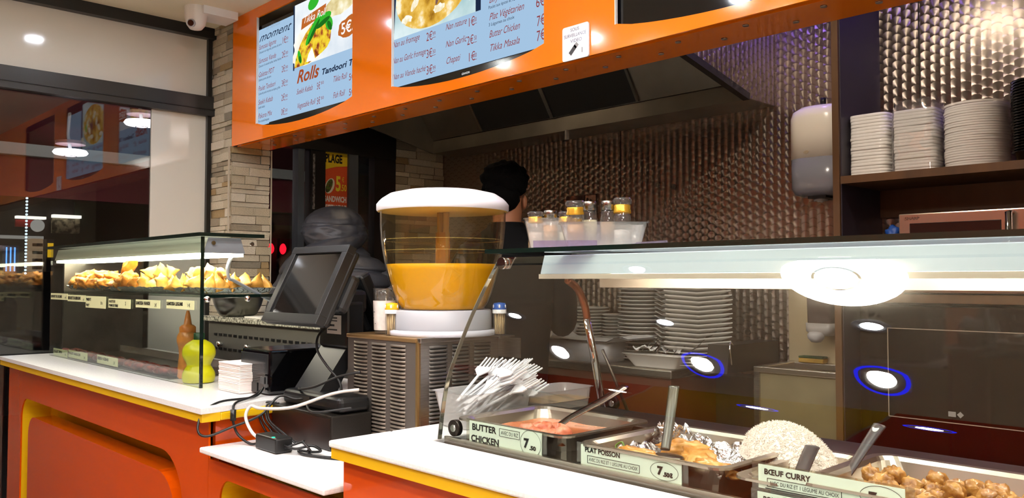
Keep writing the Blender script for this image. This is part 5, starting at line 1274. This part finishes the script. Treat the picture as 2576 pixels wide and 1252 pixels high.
p1 = skin_body('person', bones([((0, .03, 1.15), (.14, .10)), ((0, .09, 1.33), (.15, .10)), ((0, .18, 1.44), .065)], [(0, .24, 1.50), ] and [(0, .24, 1.49), (0, .30, 1.55), (0, .34, 1.60)], ((.29, .10, 1.06), (.24, .32, 1.04), (.22, .40, 1.05))), skin, (-3.86, 2.43, 0), math.radians(56.5))
tag(p1, 'person seen from behind in a black quilted hooded jacket', 'person')
quilt_loft([(.80, .245, .165, 0, .0), (1.0, .262, .175, 0, .0), (1.18, .275, .175, 0, .025), (1.30, .278, .17, 0, .045), (1.36, .262, .155, 0, .06), (1.41, .215, .13, 0, .08), (1.45, .155, .11, 0, .10), (1.50, .10, .095, 0, .12)], .085, .11, slope=.10).build('jacket_body', jk, p1, False)
for s in (-1, 1):
    quilt_tube([(s*.215, .06, 1.33), (s*.285, .05, 1.20), (s*.305, .09, 1.05), (s*.26, .22, 1.02), (s*.225, .36, 1.04)], .082, .085, .09).build('sleeve', jk, p1, False)
def hoodfn(u, v):
    a = 2*PI*u; z = 1.455+.25*v
    w = .172*math.sqrt(max(0, 1-(max(0, v-.42)/.58)**2.2)) if v > .42 else .172*(.72+.28*math.sin(PI/2*v/.42))
    w = max(w, .004); wr = 1+.05*noise.noise(Vector((math.cos(a)*3, math.sin(a)*3, v*7)))+.035*noise.noise(Vector((math.cos(a)*7, math.sin(a)*7, v*16)))-.045*math.exp(-((v-.55-.1*math.cos(a))/.018)**2)+.05*math.exp(-((v-.35)/.15)**2)*max(0, math.cos(a))
    return (-.035+.02*v+w*wr*math.cos(a), .07+.05*v+.82*w*wr*math.sin(a), z+.02*math.cos(a)*(1-v)*-1-.012*math.exp(-((v-.62)/.04)**2))
hood = MB().grid(hoodfn, 72, 60, True, True)
hood.build('hood', jk, p1, False)
col_ = MB().blob((0, 0, 0), (.225, .155, .085), 4, .12, 1.6, 4); M = Matrix.Translation((-.09, .03, 1.43)) @ Matrix.Rotation(math.radians(-24), 4, 'Y'); col_.v = [M @ v for v in col_.v]
col_.build('hood_collar', jk, p1, False)
MB().tube([(-.04, -.135, 1.40), (-.06, -.15, 1.34)], .02, 10, flat=.3).build('hanger_tab', mat('tab_black', '0c0c0d', .5), p1, False)
for s in (-1, 1):
    MB().tube(smooth_path([(s*.10, 0, .9), (s*.11, .02, .5), (s*.11, -.01, .08)], 5), .1, 16, rs=None).build('trouser_leg', mat('trousers_dark', '15151a', .8), p1, False)
    MB().rbox(s*.12-.045, s*.12+.045, -.06, .20, .0, .085, .03, 3).build('shoe', mat('shoe_black', '101010', .5), p1, False)
shirt = mat('shirt_black', '09090b', .85, spec=.15, bmp=.2, bscale=30)
p2 = skin_body('person', bones([((0, .02, 1.18), (.14, .10)), ((0, .03, 1.40), (.15, .10)), ((0, .03, 1.53), .062)], [(0, .04, 1.60), (0, .055, 1.68), (0, .05, 1.755)], ((.27, .06, 1.12), (.22, .28, 1.06), (.20, .36, 1.05))), skin2, (-2.86, 2.71, 0), math.radians(33))
tag(p2, 'cook with tall black hair in dark clothes behind the drinks machine', 'person')
hr = mat('hair_black', '060505', .9, spec=.1, bmp=.6, bscale=140, bdist=.006)
MB().blob((-.005, .01, 1.765), (.112, .118, .098), 8, .16, 3, 4).build('hair', hr, p2, False)
MB().blob((-.01, -.02, 1.69), (.088, .085, .075), 9, .08, 3, 3).build('hair_back', hr, p2, False)
for s in (-1, 1):
    MB().blob((s*.088, .035, 1.665), (.012, .02, .032), 2, .2, 2, 2).build('ear', skin2, p2, False)
    MB().tube(smooth_path([(s*.20, .03, 1.40), (s*.265, .05, 1.25), (s*.27, .08, 1.12), (s*.235, .22, 1.08)], 6), .06, 14).build('sleeve', shirt, p2, False)
    MB().tube(smooth_path([(s*.10, 0, .9), (s*.11, .02, .5), (s*.11, -.01, .08)], 5), .1, 16).build('trouser_leg', mat('trousers_dark', '15151a', .8), p2, False)
    MB().rbox(s*.12-.045, s*.12+.045, -.06, .20, .0, .085, .03, 3).build('shoe', mat('shoe_black', '101010', .5), p2, False)
    MB().blob((s*.032, .138, 1.69), (.012, .006, .008), 1, 0, 1, 2).build('eye', mat('eye_white', 'd8d4d0', .3), p2, False)
MB().blob((0, .15, 1.655), (.014, .02, .022), 1, .1, 1, 2).build('nose', skin2, p2, False)
MB().blob((0, .14, 1.612), (.026, .008, .006), 1, .1, 1, 2).build('mouth', mat('lip', '7a4038', .5), p2, False)
quilt_loft([(.80, .20, .145, 0, .0), (1.0, .205, .15, 0, .0), (1.25, .235, .155, 0, .02), (1.40, .25, .15, 0, .03), (1.46, .225, .135, 0, .03), (1.505, .15, .11, 0, .03), (1.545, .092, .09, 0, .03), (1.57, .08, .082, 0, .035)], .4, .02).build('shirt', shirt, p2, False)

# ------------------------------------------------------------------ outside in the dark street
struct('floor_terrace', MB().box(-16, -4.53, -6, 9, -.12, -.02), mat('paving', '2a2828', .6))
aw = thing('awning', 'maroon terrace awning with a pale front bar outside the window', 'awning', (-5.6, 1.2, 1.8))
maroon = mat('awning_maroon', '5a0f22', .75)
MB().add([(-6.0, -4, 2.16), (-6.0, 3.5, 2.16), (-4.56, 3.5, 2.63), (-4.56, -4, 2.63)], [(0, 1, 2, 3)]).build('canopy', maroon, aw)
MB().grid(lambda u, v: (-6.0+.01*math.sin(u*60), -4+7.5*u, 1.83+.26*v), 160, 3).build('valance', maroon, aw)
MB().box(-6.02, -5.95, -4, 3.5, 2.09, 2.165).build('front_bar', mat('bar_pale', '9fb0b4', .4), aw)
MB().box(-4.76, -4.72, -3, 3.4, 2.44, 2.46).build('fill_strip', emit('awning_fill_glow', 'ffe6d8', 14), aw)  # added glowing strip, hidden above the window, to brighten valance and bar
for k_, (y, z, lb) in enumerate(((1.88, 2.25, 'white disc lamp on a bracket under the awning beside the white panel'), (1.60, 2.085, 'white disc lamp hanging before the pale awning bar'))):
    lx_ = -5.2 if k_ == 0 else -5.6
    t = thing('terrace_lamp', lb, 'lamp', (lx_, y, z), 'terrace lamps under the awning')
    MB().lathe([(.001, -.02), (.04, -.02), (.09, -.012), (.10, .0), (.09, .015), (.03, .02), (.001, .02)], (lx_, y, z), 32).build('disc', emit('terrace_glow', 'f4e8f0', 3), t)
    MB().lathe([(.032, -.021), (.036, -.021), (.036, -.024), (.032, -.024)], (lx_, y, z), 24).build('trim_ring', chrome, t)
    MB().tube([(lx_, y, z+.015), (lx_+.05, y-.03, z+.10), (lx_+.08, y-.03, z+.14 if k_ == 0 else z+.25)], .01, 8).build('bracket', greyp, t)
    MB().cyl((lx_, y, z+.05), .085, .02, 24).build('upper_plate', mat('lamp_plate', '8a7078', .5), t)
sh = thing('street_shop', 'lit shop front across the dark street', 'shop', (-9.2, 2.4, 0))
MB().box(-9.4, -9.3, -4, 8.5, -.02, 3.2).build('shop_wall', mat('shop_dark', '17141a', .7), sh)
MB().box(-9.3, -9.27, 2.70, 3.4, 1.2, 2.1).build('green_panel', mat('shop_green', '10241a', .7), sh)
glow = emit('shop_tube', 'fff6e8', 1.3)
MB().box(-9.28, -9.2, 2.16, 2.42, 1.90, 1.925).build('tube_light', glow, sh); MB().box(-9.28, -9.2, 2.485, 2.745, 1.925, 1.955).build('tube_light', glow, sh)
MB().box(-9.28, -9.25, 2.485, 2.745, 1.77, 1.92).build('menu_board', ramped('menu_board', 25, [(.4, '4a4436'), (.6, 'b5a88a')], .6), sh)
MB().box(-9.28, -9.25, 2.16, 2.33, 1.82, 1.89).build('red_sign', mat('sign_red', 'b0201c', .5), sh)
MB().cyl((-9.22, 2.345, 1.835), .062, .02, 28, 'X').build('round_sign', emit('sign_white', 'b8b4ae', .5), sh)
MB().box(-9.28, -9.1, 2.02, 2.165, 1.36, 1.63).build('drinks_fridge', mat('fridge_case', '20304a', .4), sh)
for k_ in range(3): MB().box(-9.1, -9.09, 2.05+.035*k_, 2.06+.035*k_, 1.38, 1.61).build('fridge_light', emit('fridge_blue', '5a9cff', 1.6), sh)
for k_ in range(26): MB().cyl((-8.9, 2.17, 1.36+.031*k_), .011, .01, 8, 'X').build('led_dot', emit('led_white', 'd8ecff', 1.3), sh)
MB().box(-9.28, -9.1, 2.27, 2.37, 1.38, 1.70).build('snack_cabinet', emit('cabinet_warm', 'a08468', .5), sh)
for k_ in range(4): MB().box(-9.1, -9.09, 2.275, 2.365, 1.40+.075*k_, 1.43+.075*k_).build('snack_row', ramped('snack_row', 30, [(.4, '5a2018'), (.6, 'a86a3a')], .6), sh)
MB().box(-9.28, -9.1, 2.40, 2.47, 1.38, 1.70).build('yellow_cabinet', mat('cabinet_frame', '3a3a3c', .5), sh)
MB().box(-9.1, -9.09, 2.41, 2.46, 1.52, 1.66).build('yellow_card', emit('card_yellow', 'd8a818', .8), sh)
MB().box(-9.28, -9.2, -1, 2.4, 1.70, 1.73).build('counter_light', emit('counter_glow', '9a9690', .6), sh)
gn = thing('green_parasol', 'dark green terrace parasol seen through the kitchen door', 'parasol', (-7.2, 4.1, 0))
MB().lathe([(1.2, 2.25), (.6, 2.5), (.02, 2.75)], (-7.6, 4.3, 0), 10, False).build('canopy', mat('parasol_green', '1c3a22', .7), gn)
MB().lathe([(1.2, 2.05), (1.2, 2.25)], (-7.6, 4.3, 0), 40, False).build('valance', mat('parasol_green', '1c3a22', .7), gn)
MB().cyl((-7.6, 4.3, 0), .025, 2.7, 12).build('pole', greyp, gn)
hb = thing('terrace_screen', 'low green terrace screen beyond the kitchen door', 'screen fence', (-7, 4, 0))
MB().box(-7.05, -7.0, 3.3, 5.2, 1.68, 1.80).build('top_rail', mat('screen_green', '24401c', .7), hb)
for k_ in range(12):
    MB().box(-7.04, -7.01, 3.35+.15*k_, 3.46+.15*k_, .0, 1.68).build('slat', mat('screen_brown', '2e1a12', .7), hb)
for k_, y in enumerate((3.64, 3.76)):
    o = MB().blob((-6.9, y, 1.58), (.03, .03, .05), 1, .1, 1, 2).build('red_lamp', emit('lamp_red', 'ff1428', 2.0))
    tag(o, ('left' if k_ == 0 else 'right')+' red glowing lamp outside the kitchen door', 'lamp', 'red street lamps')
# poster hanging on the door glass
po = thing('door_poster', 'orange and yellow sandwich poster on the glass door', 'poster', (XW+.004, 2.75, 1.5))
MB().box(XW+.001, XW+.004, 2.672, 2.838, 1.45, 2.076).build('poster_sheet', mat('poster_orange', 'd8542c', .5), po)
MB().prism([(2.672, 2.076), (2.838, 2.076), (2.838, 2.0), (2.80, 1.995), (2.76, 1.99), (2.72, 1.98), (2.672, 1.965)], XW+.004, XW+.005, 'X').build('yellow_band', mat('poster_yellow', 'e0c020', .5), po)
MB().box(XW+.004, XW+.005, 2.672, 2.838, 1.45, 1.70).build('yellow_band', mat('poster_yellow', 'e0c020', .5), po)
RP = (PI/2, 0, PI/2)
def ptext(s, y0, y1, z, h, m, bold=0, x=XW+.0055):
    o = text(s, 0, y1-y0, 0, 0, h, m, po, 0, bold, rot=RP); o.location = Vector((x, y0, z))-po.location
ptext('PLAGE', 2.68, 2.80, 2.015, .05, ink, .003)
ptext('5', 2.755, 2.79, 1.845, .09, mat('poster_yellow2', 'e8d838', .5), .004); ptext('€', 2.80, 2.815, 1.90, .03, mat('poster_yellow2', 'e8d838', .5)); ptext('.50', 2.79, 2.832, 1.845, .04, mat('poster_yellow2', 'e8d838', .5), .001)
ptext('SANDWICH', 2.676, 2.832, 1.775, .034, mat('poster_white', 'e8e4e0', .5), .002); ptext('VEGETARIENNE', 2.676, 2.834, 1.722, .034, mat('poster_white', 'e8e4e0', .5), .002)
MB().prism(ell(2.715, 1.87, .03, .05, -.4), XW+.0045, XW+.0055, 'X').build('sandwich_picture', mat('wrap_white', 'e0dccc', .6), po)
MB().prism(ell(2.71, 1.87, .02, .045, -.4), XW+.0055, XW+.006, 'X').build('sandwich_filling', ramped('poster_filling', 60, [(.4, '3a2a14'), (.55, '4a6a22'), (.65, '8a3a1c')], .6), po)

# ------------------------------------------------------------------ fit lettering to its width, then turn it into plain mesh
bpy.context.view_layer.update()
for o, w in FIT:
    d = o.dimensions.x
    if d > 1e-6: o.scale.x = w/d
dg = bpy.context.evaluated_depsgraph_get()
for o in [o for o in scene.objects if o.type == 'FONT']:
    me = bpy.data.meshes.new_from_object(o.evaluated_get(dg)); me.name = 'lettering'
    n = bpy.data.objects.new('lettering', me); C.objects.link(n); n.parent = o.parent
    n.matrix_local = o.matrix_local.copy(); nm = o.name
    bpy.data.objects.remove(o)
